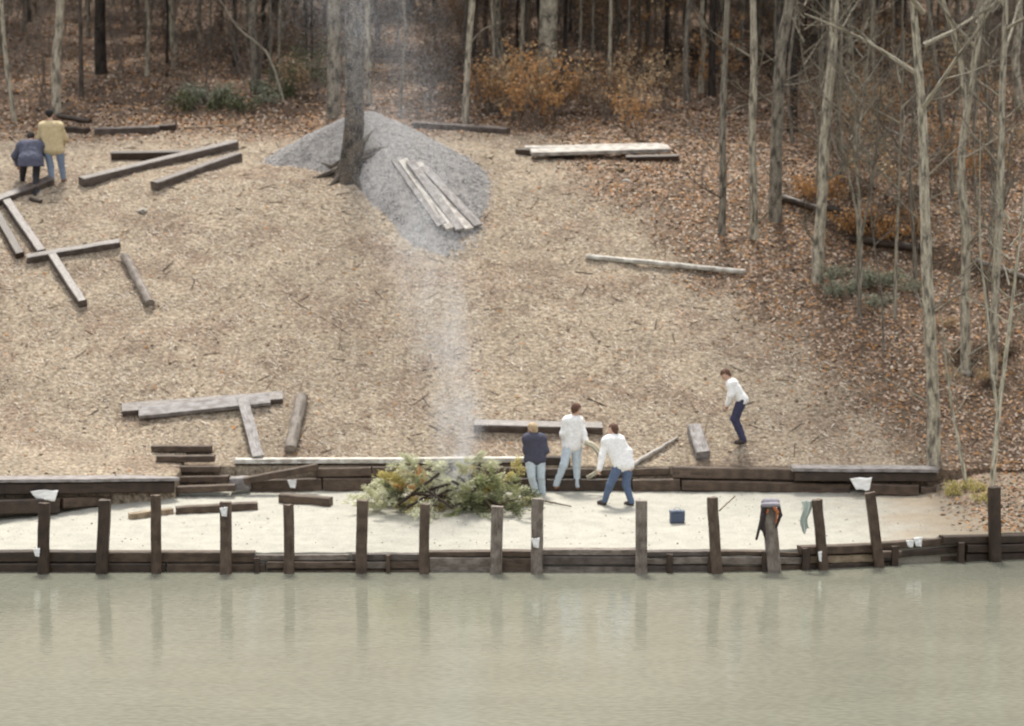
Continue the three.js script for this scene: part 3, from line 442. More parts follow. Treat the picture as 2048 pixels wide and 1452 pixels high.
{
  const r = rng(808);
  const put = (type, px, py, s, mat, label, grp) => shrub(type, Math.floor(r() * 2), hit(px, py), s, mat, label, grp, r);
  for (let i = 0; i < 16; i++) put('leafy', rr(950, 1140, r), rr(205, 262, r), rr(0.7, 1.15, r), r() < 0.45 ? LEAF.rust : LEAF.tan, 'shrub holding rust and tan leaves behind the pale plank', 'shrubs behind the pale plank');
  for (let i = 0; i < 14; i++) put('leafy', rr(1200, 1420, r), rr(180, 275, r), rr(0.6, 1.1, r), [LEAF.rust, LEAF.tan, LEAF.brown][i % 3], 'leafy brown shrub uphill of the pale planks', 'brown shrubs uphill of the planks');
  for (let i = 0; i < 7; i++) put('leafy', rr(560, 640, r), rr(175, 215, r), rr(0.6, 0.9, r), i % 2 ? LEAF.tan : LEAF.olive, 'tan and olive shrub beside the gravel heap', 'shrubs beside the gravel heap');
  for (let i = 0; i < 7; i++) put('low', rr(400, 560, r), rr(190, 232, r), rr(0.8, 1.3, r), i % 2 ? LEAF.olive : LEAF.moss, 'low greenish bush on the bank above the slanting timbers', 'greenish bushes on the bank');
  for (let i = 0; i < 30; i++) put('leafy', rr(1600, 2040, r), rr(150, 420, r), rr(0.6, 1.1, r), [LEAF.rust, LEAF.brown, LEAF.tan][i % 3], 'shrub with dead leaves among the trunks above the cut bank', 'shrubs above the cut bank');
  for (let i = 0; i < 10; i++) put('low', rr(1640, 1860, r), rr(395, 500, r), rr(0.8, 1.2, r), [LEAF.brown, LEAF.rust][i % 2], 'low brown bush hanging over the cut bank', 'bushes on the cut bank');
  for (let i = 0; i < 8; i++) put('low', rr(1640, 1880, r), rr(560, 625, r), rr(0.5, 0.8, r), LEAF.moss, 'low greyish green bush on the leafy bank below the cut', 'green bushes below the cut bank');
  for (let i = 0; i < 8; i++) put('low', rr(1880, 2046, r), rr(640, 900, r), rr(0.45, 0.8, r), [LEAF.brown, LEAF.tan][i % 2], 'low brown bush on the leafy bank around the saplings', 'bushes around the saplings');
  for (let i = 0; i < 4; i++) put('low', rr(1895, 1975, r), rr(978, 1010, r), rr(0.4, 0.55, r), LEAF.yellow, 'low yellowish tuft at the foot of the thin cream sapling', 'yellowish tufts by the sapling');
  for (let i = 0; i < 150; i++) { const d = 66 + 40 * Math.pow(r(), 0.8), x = (r() * 2 - 1) * (d * 0.2133 + 1.5), type = r() < (x > -1 ? 0.5 : 0.72) ? 'bare' : 'leafy'; if (d < 68 && x < 3) continue;
    shrub(type, i % 2, V(x, groundH(x, d), -d), rr(0.8, 1.5, r), x < -2 ? LEAF.brown : [LEAF.brown, LEAF.rust, LEAF.tan, LEAF.brown][i % 4], type === 'bare' ? 'twiggy bare shrub between trunks deep in the wood' : 'shrub with brown leaves between trunks deep in the wood', type === 'bare' ? 'twiggy shrubs in the wood' : 'leafy shrubs in the wood', r); }
}
function scatter(name, label, category, geo, mats, N, sample, r) {
  const im = new THREE.InstancedMesh(geo, mats, N), m = new THREE.Matrix4(), q = new THREE.Quaternion(), q2 = new THREE.Quaternion(), s = V(1, 1, 1), col = new THREE.Color();
  let n = 0; for (let t = 0; t < N * 4 && n < N; t++) { const o = sample(r); if (!o) continue; q.setFromUnitVectors(V(0, 1, 0), o.n); q2.setFromEuler(new THREE.Euler((r() - 0.5) * o.tilt, o.a ?? r() * 6.28, (r() - 0.5) * o.tilt)); q.multiply(q2); s.set(o.s, o.s, o.s); m.compose(o.p, q, s); im.setMatrixAt(n, m); im.setColorAt(n, col.setRGB(...o.c)); n++; }
  im.count = n; im.name = numbered(name); im.castShadow = im.receiveShadow = true; scene.add(im); tag(im, label, category, null, 'stuff'); return im;
}
const leafBlade = (() => { const g = new THREE.BufferGeometry(); g.setAttribute('position', new THREE.Float32BufferAttribute([-0.5, 0.02, 0, 0, 0.1, 0.26, 0, 0.1, -0.26, 0.5, 0.04, 0], 3)); g.setIndex([0, 1, 2, 1, 3, 2]); g.computeVertexNormals(); return g; })();
const strawBlade = (() => { const g = new THREE.BufferGeometry(); g.setAttribute('position', new THREE.Float32BufferAttribute([-0.5, 0.02, 0.05, -0.5, 0.02, -0.05, 0, 0.1, 0.06, 0, 0.1, -0.06, 0.5, 0.03, 0.04, 0.5, 0.03, -0.04], 3)); g.setIndex([0, 2, 1, 1, 2, 3, 2, 4, 3, 3, 4, 5]); g.computeVertexNormals(); return g; })();
{
  const r = rng(909), one = S({ color: 0xffffff, side: THREE.DoubleSide, roughness: 1 });
  const jit = (c, k) => { const f = rr(1 - k, 1 + k, r); return c.map((v) => v * f); };
  const pick = (a) => a[Math.floor(r() * a.length)];
  const straw = [[0.52, 0.45, 0.36], [0.58, 0.52, 0.44], [0.44, 0.365, 0.27], [0.30, 0.215, 0.15], [0.37, 0.28, 0.205], [0.48, 0.41, 0.31], [0.21, 0.145, 0.10]];
  const strawDark = [[0.26, 0.18, 0.12], [0.19, 0.13, 0.09], [0.32, 0.23, 0.165], [0.36, 0.27, 0.20]];
  const litter = [[0.36, 0.25, 0.18], [0.31, 0.195, 0.125], [0.40, 0.30, 0.23], [0.32, 0.16, 0.06], [0.19, 0.115, 0.07], [0.36, 0.22, 0.115], [0.11, 0.068, 0.04], [0.40, 0.33, 0.26]];
  scatter('straw_litter', 'straw and dry stalks strewn over the bare slope', 'straw', strawBlade, one, 60000, (r) => { const x = rr(-14, 11, r), d = rr(50.7, 65, r); const w = woodland(x, d); if (r() < w * 0.75 || heapH(x, d) > groundH(x, d) || (d < footD(x) + 0.3)) return null; if (fbm(x * 0.8, d * 0.8, 3) + 0.35 < r() * 0.75) return null; return { p: V(x, groundH(x, d) - 0.003, -d), n: normalAt(x, d), tilt: 0.5, s: rr(0.04, 0.15, r), c: jit(pick(fbm(x * 1.1 + 7, d * 1.6 - 4, 3) > 0.12 + 0.25 * r() ? strawDark : straw), 0.2), a: r() < 0.55 ? rr(-1.1, -0.2, r) : undefined }; }, r);
  scatter('leaf_litter', 'dead leaves covering the wooded part of the slope', 'leaf litter', leafBlade, one, 64000, (r) => { const d = rr(46.8, 67, r), x = rr(-14, 14.5, r); if (d < footD(x) + 0.3 && x < 8.7) return null; const w = d < footD(x) ? sstep(8.5, 10, x) : woodland(x, d); if (r() > 0.03 + 0.97 * w || heapH(x, d) > groundH(x, d)) return null; return { p: V(x, groundH(x, d), -d), n: normalAt(x, d), tilt: 1.1, s: rr(0.06, 0.15, r), c: jit(pick(litter), 0.25) }; }, r);
  scatter('forest_litter', 'brown leaf litter on the floor of the wood', 'leaf litter', leafBlade, one, 95000, (r) => { const d = rr(66, 106, r), x = rr(-1, 1, r) * (d * 0.2133 + 1); return { p: V(x, groundH(x, d) + 0.01, -d), n: normalAt(x, d), tilt: 1.4, s: rr(0.07, 0.17, r), c: jit(pick(litter), 0.3) }; }, r);
  const twig = timberGeo(1, 0.05, 0.05, { round: true, seed: 2 });
  scatter('fallen_twigs', 'small dark sticks and twigs strewn over the slope', 'twigs', twig, one, 420, (r) => { const x = rr(-12, 11, r), d = rr(51, 65.5, r); if (heapH(x, d) > groundH(x, d) || fbm(x * 0.5 + 3, d * 0.5, 2) < r() * 0.7 - 0.35) return null; const k = rr(0.05, 0.2, r); return { p: V(x, groundH(x, d) + 0.01, -d), n: normalAt(x, d), tilt: 0.15, s: rr(0.12, 0.5, r), c: [k, k * 0.72, k * 0.5] }; }, r);
  const peb = new THREE.IcosahedronGeometry(0.5, 0); peb.scale(1, 0.6, 0.8);
  scatter('gravel_stones', 'loose stones over the grey gravel heap', 'gravel', peb, one, 16000, (r) => { const x = GC.x + rr(-3.5, 3.6, r), d = GC.d + rr(-6.2, 1.6, r), h = heapH(x, d), g = groundH(x, d); if (h < g - 0.06 * r()) return null; const k = rr(0.26, 0.52, r); return { p: V(x, Math.max(h, g), -d), n: V(0, 1, 0), tilt: 2, s: rr(0.02, 0.06, r), c: [k, k * 0.96, k * 0.93] }; }, r);
  scatter('terrace_debris', 'bits of bark and pebbles on the sand terrace', 'debris', peb, one, 420, (r) => { const x = rr(-11, 9.5, r), d = rr(45.6, 50.1, r); if (d > footD(x) - 0.3 || d < wallD(x) + 0.3) return null; const k = rr(0.28, 0.55, r); return { p: V(x, terraceH(x, d) + 0.004, -d), n: V(0, 1, 0), tilt: 2, s: rr(0.015, 0.055, r), c: [k, k * 0.9, k * 0.78] }; }, r);
}

// ---------------------------------------------------------------- brush pile and its smoke
const PILE = hit(905, 1015, 0, groundH);
{
  const r = rng(66), g = group('brush_pile', 'smoking heap of cut green branches on the sand terrace', 'brush pile'); g.position.copy(PILE).setY(PILE.y - 0.02);
  const protos = [0, 1, 2].map((k) => { const out = [], tips = [], pts = [], dirs = []; grow(out, tips, V(0, 0, 0), V(1, 0.1, 0).normalize(), 1.05, 0.018, 2, r, { kids: [6, 8], spread: 0.6, up: 0, segs: 5 });
    for (let i = 0; i < 950; i++) { const t = tips[Math.floor(r() * tips.length)]; pts.push(t.clone().add(V(rr(-0.06, 0.06, r), rr(-0.05, 0.05, r), rr(-0.06, 0.06, r)))); dirs.push(V(0.5 + r(), r() - 0.6, r() - 0.5)); }
    return [mergeGeometries(out), leafQuads(pts, 0.016, 0.034, r, { aspect: 4.2, dirs })]; });
  for (let i = 0; i < 64; i++) {
    const a = i * 2.4, t = Math.sqrt((i + 0.5) / 64), x = Math.cos(a) * t * 1.3, z = Math.sin(a) * t * 0.75, top = 1.0 * (1 - t * t) * (1 + 0.3 * n2(x, z)) + 0.16;
    const b = new THREE.Group(); b.name = 'branch'; g.add(b); b.position.set(x - 0.05, rr(0.05, Math.max(0.1, top), r), z); b.rotation.set(rr(-0.6, 0.6, r), r() * 6.28, rr(-0.55, 0.45, r)); b.scale.setScalar(rr(0.5, 0.8, r));
    const k = i % 3, tone = r(), m = tone < 0.48 ? LEAF.sage : tone < 0.66 ? LEAF.green : tone < 0.84 ? LEAF.yellow : tone < 0.93 ? LEAF.orange : LEAF.olive; mesh('stem', protos[k][0], BARK.mid, b); mesh('foliage', protos[k][1], m, b);
  }
  for (let i = 0; i < 9; i++) { const L = rr(0.5, 1.1, r), m = mesh('charred_stick', timberGeo(L, 0.06, 0.06, { round: true, seed: seed++ }), WOOD.dark, g); m.position.set(rr(-0.9, 0.9, r), rr(0.1, 0.5, r), rr(0.2, 0.75, r)); m.rotation.set(r(), r() * 6, rr(-0.5, 0.5, r)); }
}
{ const m = lay('branch', [1078, 1000], [1142, 1013], 0.05, 0.05, WOOD.brown, 'bare stick poking out of the brush pile over the sand', { round: true, taper: 0.5, category: 'branch', lift: 0.03 }); }
{ // a column of smoke: drifting specks far smaller than a pixel
  const r = rng(4242), N = 300000, tet = new THREE.TetrahedronGeometry(1), im = new THREE.InstancedMesh(tet, S({ color: C(0.86, 0.88, 0.92), roughness: 1 }), N), m = new THREE.Matrix4(), q = new THREE.Quaternion(), e = new THREE.Euler();
  const base = PILE.clone(); let n = 0;
  for (let i = 0; i < N * 3 && n < N; i++) {
    const h = 0.35 + 10.8 * Math.pow(r(), 1.05), w = 0.28 + 0.11 * h, ga = () => (r() + r() + r() - 1.5) * 0.9;
    const cx = base.x - 0.06 * h - 0.22 * Math.max(0, h - 4.6) + 0.18 * Math.sin(h * 0.9), cz = base.z - 0.16 * h; const x = cx + ga() * w * 1.25, z = cz + ga() * w * 1.6;
    if (n3(x * 1.3, h * 0.55, z * 1.3) * 0.9 + 0.55 < r() || h < 0) continue;
    e.set(r() * 6, r() * 6, r() * 6); q.setFromEuler(e); const s = rr(0.002, 0.0038, r); m.compose(V(x, base.y + h, z), q, V(s, s, s)); im.setMatrixAt(n++, m);
  }
  im.count = n; im.name = 'smoke'; im.castShadow = im.receiveShadow = true; scene.add(im); tag(im, 'thin pale smoke column rising from the brush pile', 'smoke', null, 'stuff');
}

// ---------------------------------------------------------------- people
// a closed surface of a distance field on its own grid (naive surface nets)
function netsurf(f, lo, hi, h) {
  const nx = Math.ceil((hi.x - lo.x) / h) + 1, ny = Math.ceil((hi.y - lo.y) / h) + 1, nz = Math.ceil((hi.z - lo.z) / h) + 1, val = new Float32Array(nx * ny * nz), id = new Int32Array(nx * ny * nz).fill(-1), pos = [], idx = [];
  for (let k = 0, q = 0; k < nz; k++) for (let j = 0; j < ny; j++) for (let i = 0; i < nx; i++) val[q++] = f(lo.x + i * h, lo.y + j * h, lo.z + k * h);
  const I = (i, j, k) => (k * ny + j) * nx + i, E = [[0, 1], [2, 3], [4, 5], [6, 7], [0, 2], [1, 3], [4, 6], [5, 7], [0, 4], [1, 5], [2, 6], [3, 7]];
  for (let k = 0; k < nz - 1; k++) for (let j = 0; j < ny - 1; j++) for (let i = 0; i < nx - 1; i++) {
    const c = []; let m = 0; for (let b = 0; b < 8; b++) { const v = val[I(i + (b & 1), j + (b >> 1 & 1), k + (b >> 2))]; c.push(v); if (v < 0) m |= 1 << b; } if (m === 0 || m === 255) continue;
    let x = 0, y = 0, z = 0, n = 0; for (const [a, b] of E) if ((c[a] < 0) !== (c[b] < 0)) { const t = c[a] / (c[a] - c[b]); x += lerp(a & 1, b & 1, t); y += lerp(a >> 1 & 1, b >> 1 & 1, t); z += lerp(a >> 2, b >> 2, t); n++; }
    id[I(i, j, k)] = pos.length / 3; pos.push(lo.x + (i + x / n) * h, lo.y + (j + y / n) * h, lo.z + (k + z / n) * h);
  }
  const quad = (a, b, c, d, flip) => { if (a < 0 || b < 0 || c < 0 || d < 0) return; flip ? idx.push(a, c, b, a, d, c) : idx.push(a, b, c, a, c, d); };
  for (let k = 1; k < nz - 1; k++) for (let j = 1; j < ny - 1; j++) for (let i = 1; i < nx - 1; i++) { const v = val[I(i, j, k)] < 0;
    if (v !== val[I(i + 1, j, k)] < 0) quad(id[I(i, j - 1, k - 1)], id[I(i, j, k - 1)], id[I(i, j, k)], id[I(i, j - 1, k)], !v);
    if (v !== val[I(i, j + 1, k)] < 0) quad(id[I(i - 1, j, k - 1)], id[I(i - 1, j, k)], id[I(i, j, k)], id[I(i, j, k - 1)], !v);
    if (v !== val[I(i, j, k + 1)] < 0) quad(id[I(i - 1, j - 1, k)], id[I(i, j - 1, k)], id[I(i, j, k)], id[I(i - 1, j, k)], !v); }
  const g = new THREE.BufferGeometry(); g.setAttribute('position', new THREE.Float32BufferAttribute(pos, 3)); g.setIndex(idx); g.computeVertexNormals();
  const uv = []; for (let i = 0; i < pos.length; i += 3) uv.push((pos[i] + pos[i + 2]) / 0.4, pos[i + 1] / 0.4); g.setAttribute('uv', new THREE.Float32BufferAttribute(uv, 2)); return g;
}
function field(caps, k = 0.035) { // smooth union of tapered capsules [A, B, rA, rB]
  const L = caps.map(([a, b, ra, rb]) => { const dx = b.x - a.x, dy = b.y - a.y, dz = b.z - a.z; return [a.x, a.y, a.z, dx, dy, dz, 1 / (dx * dx + dy * dy + dz * dz + 1e-9), ra, rb]; });
  return (x, y, z) => { let d = 1e3; for (const c of L) { const px = x - c[0], py = y - c[1], pz = z - c[2], t = clamp((px * c[3] + py * c[4] + pz * c[5]) * c[6]), ex = px - c[3] * t, ey = py - c[4] * t, ez = pz - c[5] * t; d = smin(d, Math.sqrt(ex * ex + ey * ey + ez * ez) - lerp(c[7], c[8], t), k); } return d; };
}
function box3(caps, pad = 0.06) { const b = new THREE.Box3(); for (const [p, q, a, c] of caps) { b.expandByPoint(p.clone().addScalar(a)); b.expandByPoint(p.clone().subScalar(a)); b.expandByPoint(q.clone().addScalar(c)); b.expandByPoint(q.clone().subScalar(c)); } b.expandByScalar(pad); return b; }
const solid = (caps, h, k, extra) => { const b = box3(caps), f = field(caps, k); return netsurf(extra ? (x, y, z) => extra(f(x, y, z), x, y, z) : f, b.min, b.max, h); };
const SKIN = S({ color: C(0.56, 0.36, 0.26), roughness: 0.6 }), EYE_MAT = S({ color: C(0.03, 0.02, 0.02), roughness: 0.3 });
const cloth = (r, g, b) => S({ color: C(r, g, b), map: clothMap, roughness: 0.95 });
const CLOTH = { white: cloth(0.95, 0.94, 0.92), navy: cloth(0.075, 0.075, 0.11), tan: cloth(0.62, 0.50, 0.30), jacket: cloth(0.10, 0.105, 0.15), pale: cloth(0.58, 0.66, 0.72), jeans: cloth(0.11, 0.155, 0.25), ink: cloth(0.05, 0.05, 0.10), black: cloth(0.03, 0.028, 0.035), blue: cloth(0.22, 0.28, 0.38) };
const HAIR = { black: S({ color: C(0.012, 0.009, 0.008) }), brown: S({ color: C(0.11, 0.055, 0.035) }), fair: S({ color: C(0.46, 0.34, 0.21) }) };
const SHOE = { dark: S({ color: C(0.045, 0.032, 0.026), roughness: 0.6 }), pale: S({ color: C(0.55, 0.52, 0.47) }), tan: S({ color: C(0.24, 0.12, 0.06) }) };
function hand(W, dirv, palmN, curl) { // palm, four fingers of unequal length in three bones, thumb off the side
  const d = dirv.clone().normalize(), n = palmN.clone().addScaledVector(d, -palmN.dot(d)).normalize(), s = d.clone().cross(n).normalize(), caps = [], P = (a, b, c) => W.clone().addScaledVector(d, a).addScaledVector(s, b).addScaledVector(n, c);
  caps.push([P(-0.03, 0, 0), P(0.02, 0, 0), 0.027, 0.03]); for (const b of [-0.028, -0.009, 0.010, 0.028]) caps.push([P(0.015, b * 0.7, 0), P(0.085, b, 0), 0.018, 0.013]);
  [[-0.030, 0.058], [-0.010, 0.074], [0.011, 0.080], [0.031, 0.070]].forEach(([b, L]) => { let p = P(0.085, b, 0), a = curl * 0.5; for (let k = 0; k < 3; k++) { const q = p.clone().addScaledVector(d, Math.cos(a) * L * [0.45, 0.32, 0.23][k]).addScaledVector(n, Math.sin(a) * L * [0.45, 0.32, 0.23][k]); caps.push([p, q, 0.0095 - k * 0.001, 0.0088 - k * 0.001]); p = q; a += curl * 0.75; } });
  const t0 = P(0.02, 0.03, 0.006), t1 = P(0.05, 0.056, 0.016), t2 = P(0.076, 0.06, 0.03); caps.push([t0, t1, 0.013, 0.011], [t1, t2, 0.011, 0.009]);
  return solid(caps, 0.0045, 0.006);
}
function person(spec) {
  const d0 = -hit(spec.feet[0], spec.feet[1], 0, groundH).z + (spec.dOff || 0), J = {}; const root = group('person', spec.label, 'person');
  const O = at(spec.feet[0], spec.feet[1], d0); O.y = groundH(O.x, d0); root.position.copy(O);
  for (const k in spec.j) { const [x, y, dz = 0] = spec.j[k]; J[k] = at(x, y, d0 + dz).sub(O); }
  const mid = (a, b, t = 0.5) => a.clone().lerp(b, t), fit = spec.fit || 1, pel = mid(J.hl, J.hr), chest = mid(J.sl, J.sr), face = V(...spec.face).normalize();
  for (const s of ['l', 'r']) { J['t' + s] = J['a' + s].clone().addScaledVector(V(...spec.toe).normalize(), 0.16).add(V(0, -0.045, 0)); J['a' + s].y += 0.0; }
  const neck = chest.clone().lerp(J.hd, 0.35), torso = (e) => [[J.sl, J.sr, 0.075 + e, 0.075 + e], [J.hl, J.hr, 0.105 + e, 0.105 + e], [mid(J.sl, chest, 0.35), mid(J.hl, pel, 0.1), 0.105 + e, 0.095 + e], [mid(J.sr, chest, 0.35), mid(J.hr, pel, 0.1), 0.105 + e, 0.095 + e], [chest, pel, 0.115 + e, 0.11 + e]];
  const arms = (e) => ['l', 'r'].flatMap((s) => [[J['s' + s], J['e' + s], 0.058 + e, 0.046 + e], [J['e' + s], J['w' + s], 0.045 + e, 0.032 + e]]);
  const legs = (e) => ['l', 'r'].flatMap((s) => [[J['h' + s], J['k' + s], 0.092 + e, 0.062 + e], [J['k' + s], J['a' + s], 0.058 + e, 0.042 + e]]);
  const fold = (amp, sc) => (v, x, y, z) => v + amp * n3(x * sc, y * sc * 0.6, z * sc);
  const up = J.hd.clone().sub(neck).normalize(), side = face.clone().cross(up).normalize(), fw = up.clone().cross(side).normalize().multiplyScalar(-1); if (fw.dot(face) < 0) fw.multiplyScalar(-1);
  const hp = (f, u, s) => J.hd.clone().addScaledVector(fw, f).addScaledVector(up, u).addScaledVector(side, s);
  const skull = [[hp(-0.015, 0.045, 0), hp(0.01, 0.03, 0), 0.092, 0.085], [hp(0.02, -0.02, 0), hp(0.045, -0.075, 0), 0.068, 0.045], [hp(0.08, 0.0, 0), hp(0.102, -0.025, 0), 0.012, 0.016], [hp(-0.005, 0.0, 0.085), hp(-0.015, -0.03, 0.083), 0.016, 0.012], [hp(-0.005, 0, -0.085), hp(-0.015, -0.03, -0.083), 0.016, 0.012], [hp(0.07, -0.066, 0.012), hp(0.07, -0.066, -0.012), 0.013, 0.013], [hp(-0.01, -0.06, 0), neck, 0.058, 0.06]];
  const bodyCaps = [...torso(0), ...arms(0), ...legs(0), [neck, J.hd, 0.058, 0.06], ...['l', 'r'].map((s) => [J['a' + s], J['t' + s], 0.04, 0.03])];
  const parts = [solid(bodyCaps, 0.016, 0.035), solid(skull, 0.008, 0.02)];
  for (const s of ['l', 'r']) parts.push(hand(J['w' + s], J['w' + s].clone().sub(J['e' + s]), V(s === 'l' ? 0.5 : -0.5, -0.2, 0.6), spec.grip ?? 0.7));
  const body = mesh('body', mergeGeometries(parts), SKIN, root);
  for (const s of [-1, 1]) { const e = new THREE.SphereGeometry(0.011, 8, 6); const m = mesh('eye', e, EYE_MAT, body); m.position.copy(hp(0.082, 0.012, 0.032 * s)); }
  const ex = 0.018 * fit, shirtCaps = [...torso(ex), ...arms(ex)]; if (spec.hem) { const dn = V(0, -1, 0).multiplyScalar(spec.hem); shirtCaps.push([J.hl, J.hl.clone().add(dn), 0.12 + ex, 0.12 + ex], [J.hr, J.hr.clone().add(dn), 0.12 + ex, 0.12 + ex], [pel, pel.clone().add(dn), 0.14 + ex, 0.14 + ex], [J.hl.clone().add(dn), J.hr.clone().add(dn), 0.12 + ex, 0.12 + ex]); }
  const hemY = spec.hem ? pel.y - spec.hem : -9, cut = (f) => (v, x, y, z) => Math.max(f(v, x, y, z), hemY - y);
  mesh('trousers', solid([...legs(0.022), [J.hl, J.hr, 0.118, 0.118], [pel, mid(pel, chest, 0.25), 0.122, 0.115]], 0.014, 0.03, fold(0.007, 9)), CLOTH[spec.legs], root);
  mesh(spec.topName || 'shirt', solid(shirtCaps, 0.014, spec.hem ? 0.07 : 0.04, cut(fold(0.009, 8))), CLOTH[spec.top], root);
  mesh('hair', solid([[hp(-0.025, 0.05, 0), hp(0.005, 0.065, 0), 0.098, 0.085], [hp(-0.045, 0.0, 0), hp(-0.06, spec.hairLen || -0.03, 0), 0.08, 0.055]], 0.009, 0.03, (v, x, y, z) => v + 0.008 * n3(x * 26, y * 26, z * 26)), HAIR[spec.hair], root);
  for (const s of ['l', 'r']) mesh('shoe', solid([[J['a' + s].clone().add(V(0, -0.03, 0)), J['t' + s], 0.054, 0.042], [J['a' + s].clone().add(V(0, -0.045, 0)), mid(J['a' + s], J['t' + s]), 0.045, 0.046]], 0.01, 0.02), SHOE[spec.shoe], root);
  return root;
}
person({ label: 'person in a dark jacket bent forward at the timbers on the brow', feet: [60, 380], face: [0.1, -0.75, -0.7], toe: [0.1, 0.15, -1], top: 'jacket', topName: 'jacket', legs: 'black', hair: 'black', shoe: 'tan', fit: 2.2, hem: 0.16,
  j: { hd: [62, 276, 0.42], sl: [42, 292, 0.2], sr: [80, 291, 0.2], el: [30, 312, 0.3], er: [90, 306, 0.32], wl: [36, 330, 0.5], wr: [97, 308, 0.55], hl: [50, 320, 0], hr: [74, 320, 0], kl: [46, 342, 0.35], kr: [72, 350, 0.05], al: [45, 361, 0.42], ar: [71, 391, -0.25] } });
person({ label: 'person in a tan sweater and faded jeans standing with back turned', feet: [112, 366], face: [-0.1, -0.2, -1], toe: [0.15, 0.15, -1], top: 'tan', topName: 'sweater', legs: 'blue', hair: 'black', shoe: 'tan', fit: 1.5,
  j: { hd: [99, 230, 0.06], sl: [84, 252, 0], sr: [120, 252, 0], el: [78, 276, 0.1], er: [130, 276, 0.1], wl: [84, 296, 0.3], wr: [124, 296, 0.3], hl: [94, 300, 0], hr: [119, 300, 0], kl: [101, 333, 0.02], kr: [123, 330, 0.1], al: [104, 364, -0.05], ar: [127, 357, 0.15] } });
person({ label: 'person in a navy top and pale jeans standing behind the brush pile', feet: [1078, 990], face: [-0.8, -0.25, -0.4], toe: [-0.8, 0, -0.3], top: 'navy', topName: 'sweater', legs: 'pale', hair: 'fair', shoe: 'dark', fit: 1.4,
  j: { hd: [1065, 859, 0.02], sl: [1053, 877, -0.05], sr: [1085, 878, 0.08], el: [1052, 900, 0], er: [1092, 902, 0.05], wl: [1056, 916, 0.22], wr: [1080, 914, 0.26], hl: [1060, 918, 0], hr: [1080, 918, 0.03], kl: [1063, 953, -0.08], kr: [1082, 953, 0.02], al: [1072, 987, -0.02], ar: [1086, 988, 0.1] } });
person({ label: 'person in a white shirt and washed out jeans striding along the upper wall', feet: [1136, 981], dOff: -0.02, face: [0.7, -0.2, -0.6], toe: [0.5, 0, -0.7], top: 'white', legs: 'pale', hair: 'brown', shoe: 'tan', fit: 1.2,
  j: { hd: [1152, 820, 0.03], sl: [1133, 842, -0.02], sr: [1159, 842, 0.08], el: [1126, 868, -0.04], er: [1168, 867, 0.02], wl: [1130, 890, 0.1], wr: [1174, 889, -0.1], hl: [1136, 893, 0], hr: [1153, 893, 0.06], kl: [1128, 930, -0.12], kr: [1153, 932, 0.02], al: [1112, 970, -0.1], ar: [1155, 972, -0.04] } });
person({ label: 'person in a white shirt and dark blue jeans leaning to haul a pole', feet: [1236, 1012], face: [-0.75, -0.5, -0.4], toe: [-0.6, 0, -0.6], top: 'white', legs: 'jeans', hair: 'brown', shoe: 'dark', fit: 1.4, grip: 1.1,
  j: { hd: [1226, 861, 0.16], sl: [1212, 883, 0.05], sr: [1240, 880, 0.14], el: [1205, 912, -0.02], er: [1258, 904, 0.12], wl: [1199, 938, -0.12], wr: [1262, 930, 0.02], hl: [1238, 930, 0], hr: [1256, 930, 0.06], kl: [1220, 970, -0.04], kr: [1252, 970, 0.05], al: [1209, 1002, 0.04], ar: [1263, 1004, 0.0] } });
person({ label: 'person in a white shirt and ink dark trousers stooping on the slope', feet: [1484, 890], face: [-0.9, -0.4, 0.1], toe: [-1, -0.05, 0.1], top: 'white', legs: 'ink', hair: 'brown', shoe: 'dark', fit: 1.1,
  j: { hd: [1452, 751, 0.02], sl: [1463, 769, -0.14], sr: [1465, 768, 0.16], el: [1462, 791, -0.2], er: [1461, 789, 0.22], wl: [1455, 809, -0.08], wr: [1456, 808, 0.12], hl: [1484, 799, -0.08], hr: [1484, 799, 0.09], kl: [1468, 838, -0.08], kr: [1471, 838, 0.09], al: [1486, 880, -0.08], ar: [1488, 880, 0.1] } });

// ---------------------------------------------------------------- small things
{ // curved pale branch dragged between the two people in white
  const d = -hit(1160, 975, 0, groundH).z - 0.42, pts = [[1170, 884], [1188, 893], [1201, 914], [1203, 930], [1192, 945], [1174, 956]].map((p) => at(p[0], p[1], d)), c = new THREE.CatmullRomCurve3(pts).getPoints(24), O = pts[0].clone();
  const m = mesh('curved_branch', tube(c.map((p) => p.sub(O)), c.map((_, i) => 0.062 * (1 - 0.25 * i / 24)), 8, 0.1), B.cream); m.position.copy(O); tag(m, 'thick pale curved branch between the two people in white shirts', 'branch');
}
{ // dark blue box with a carrying handle
  const P = hit(1354, 1046, 0, groundH), g = group('carry_box', 'small dark blue box with a pale handle standing on sand', 'box'); g.position.copy(P); g.rotation.y = 0.12;
  const k = S({ color: C(0.06, 0.08, 0.13), roughness: 0.5 }), b = mesh('case', timberGeo(0.28, 0.22, 0.16, { seed: 5 }), k, g); b.position.y = 0.11;
  const l = mesh('lid', timberGeo(0.285, 0.03, 0.165, { seed: 6 }), S({ color: C(0.14, 0.17, 0.23), roughness: 0.5 }), g); l.position.y = 0.235;
  const arc = []; for (let i = 0; i <= 10; i++) arc.push(V((i / 10 - 0.5) * 0.17, 0.245 + 0.07 * Math.sin(i / 10 * Math.PI), 0)); mesh('handle', tube(arc, arc.map(() => 0.009), 6), S({ color: C(0.5, 0.5, 0.48) }), g);
}
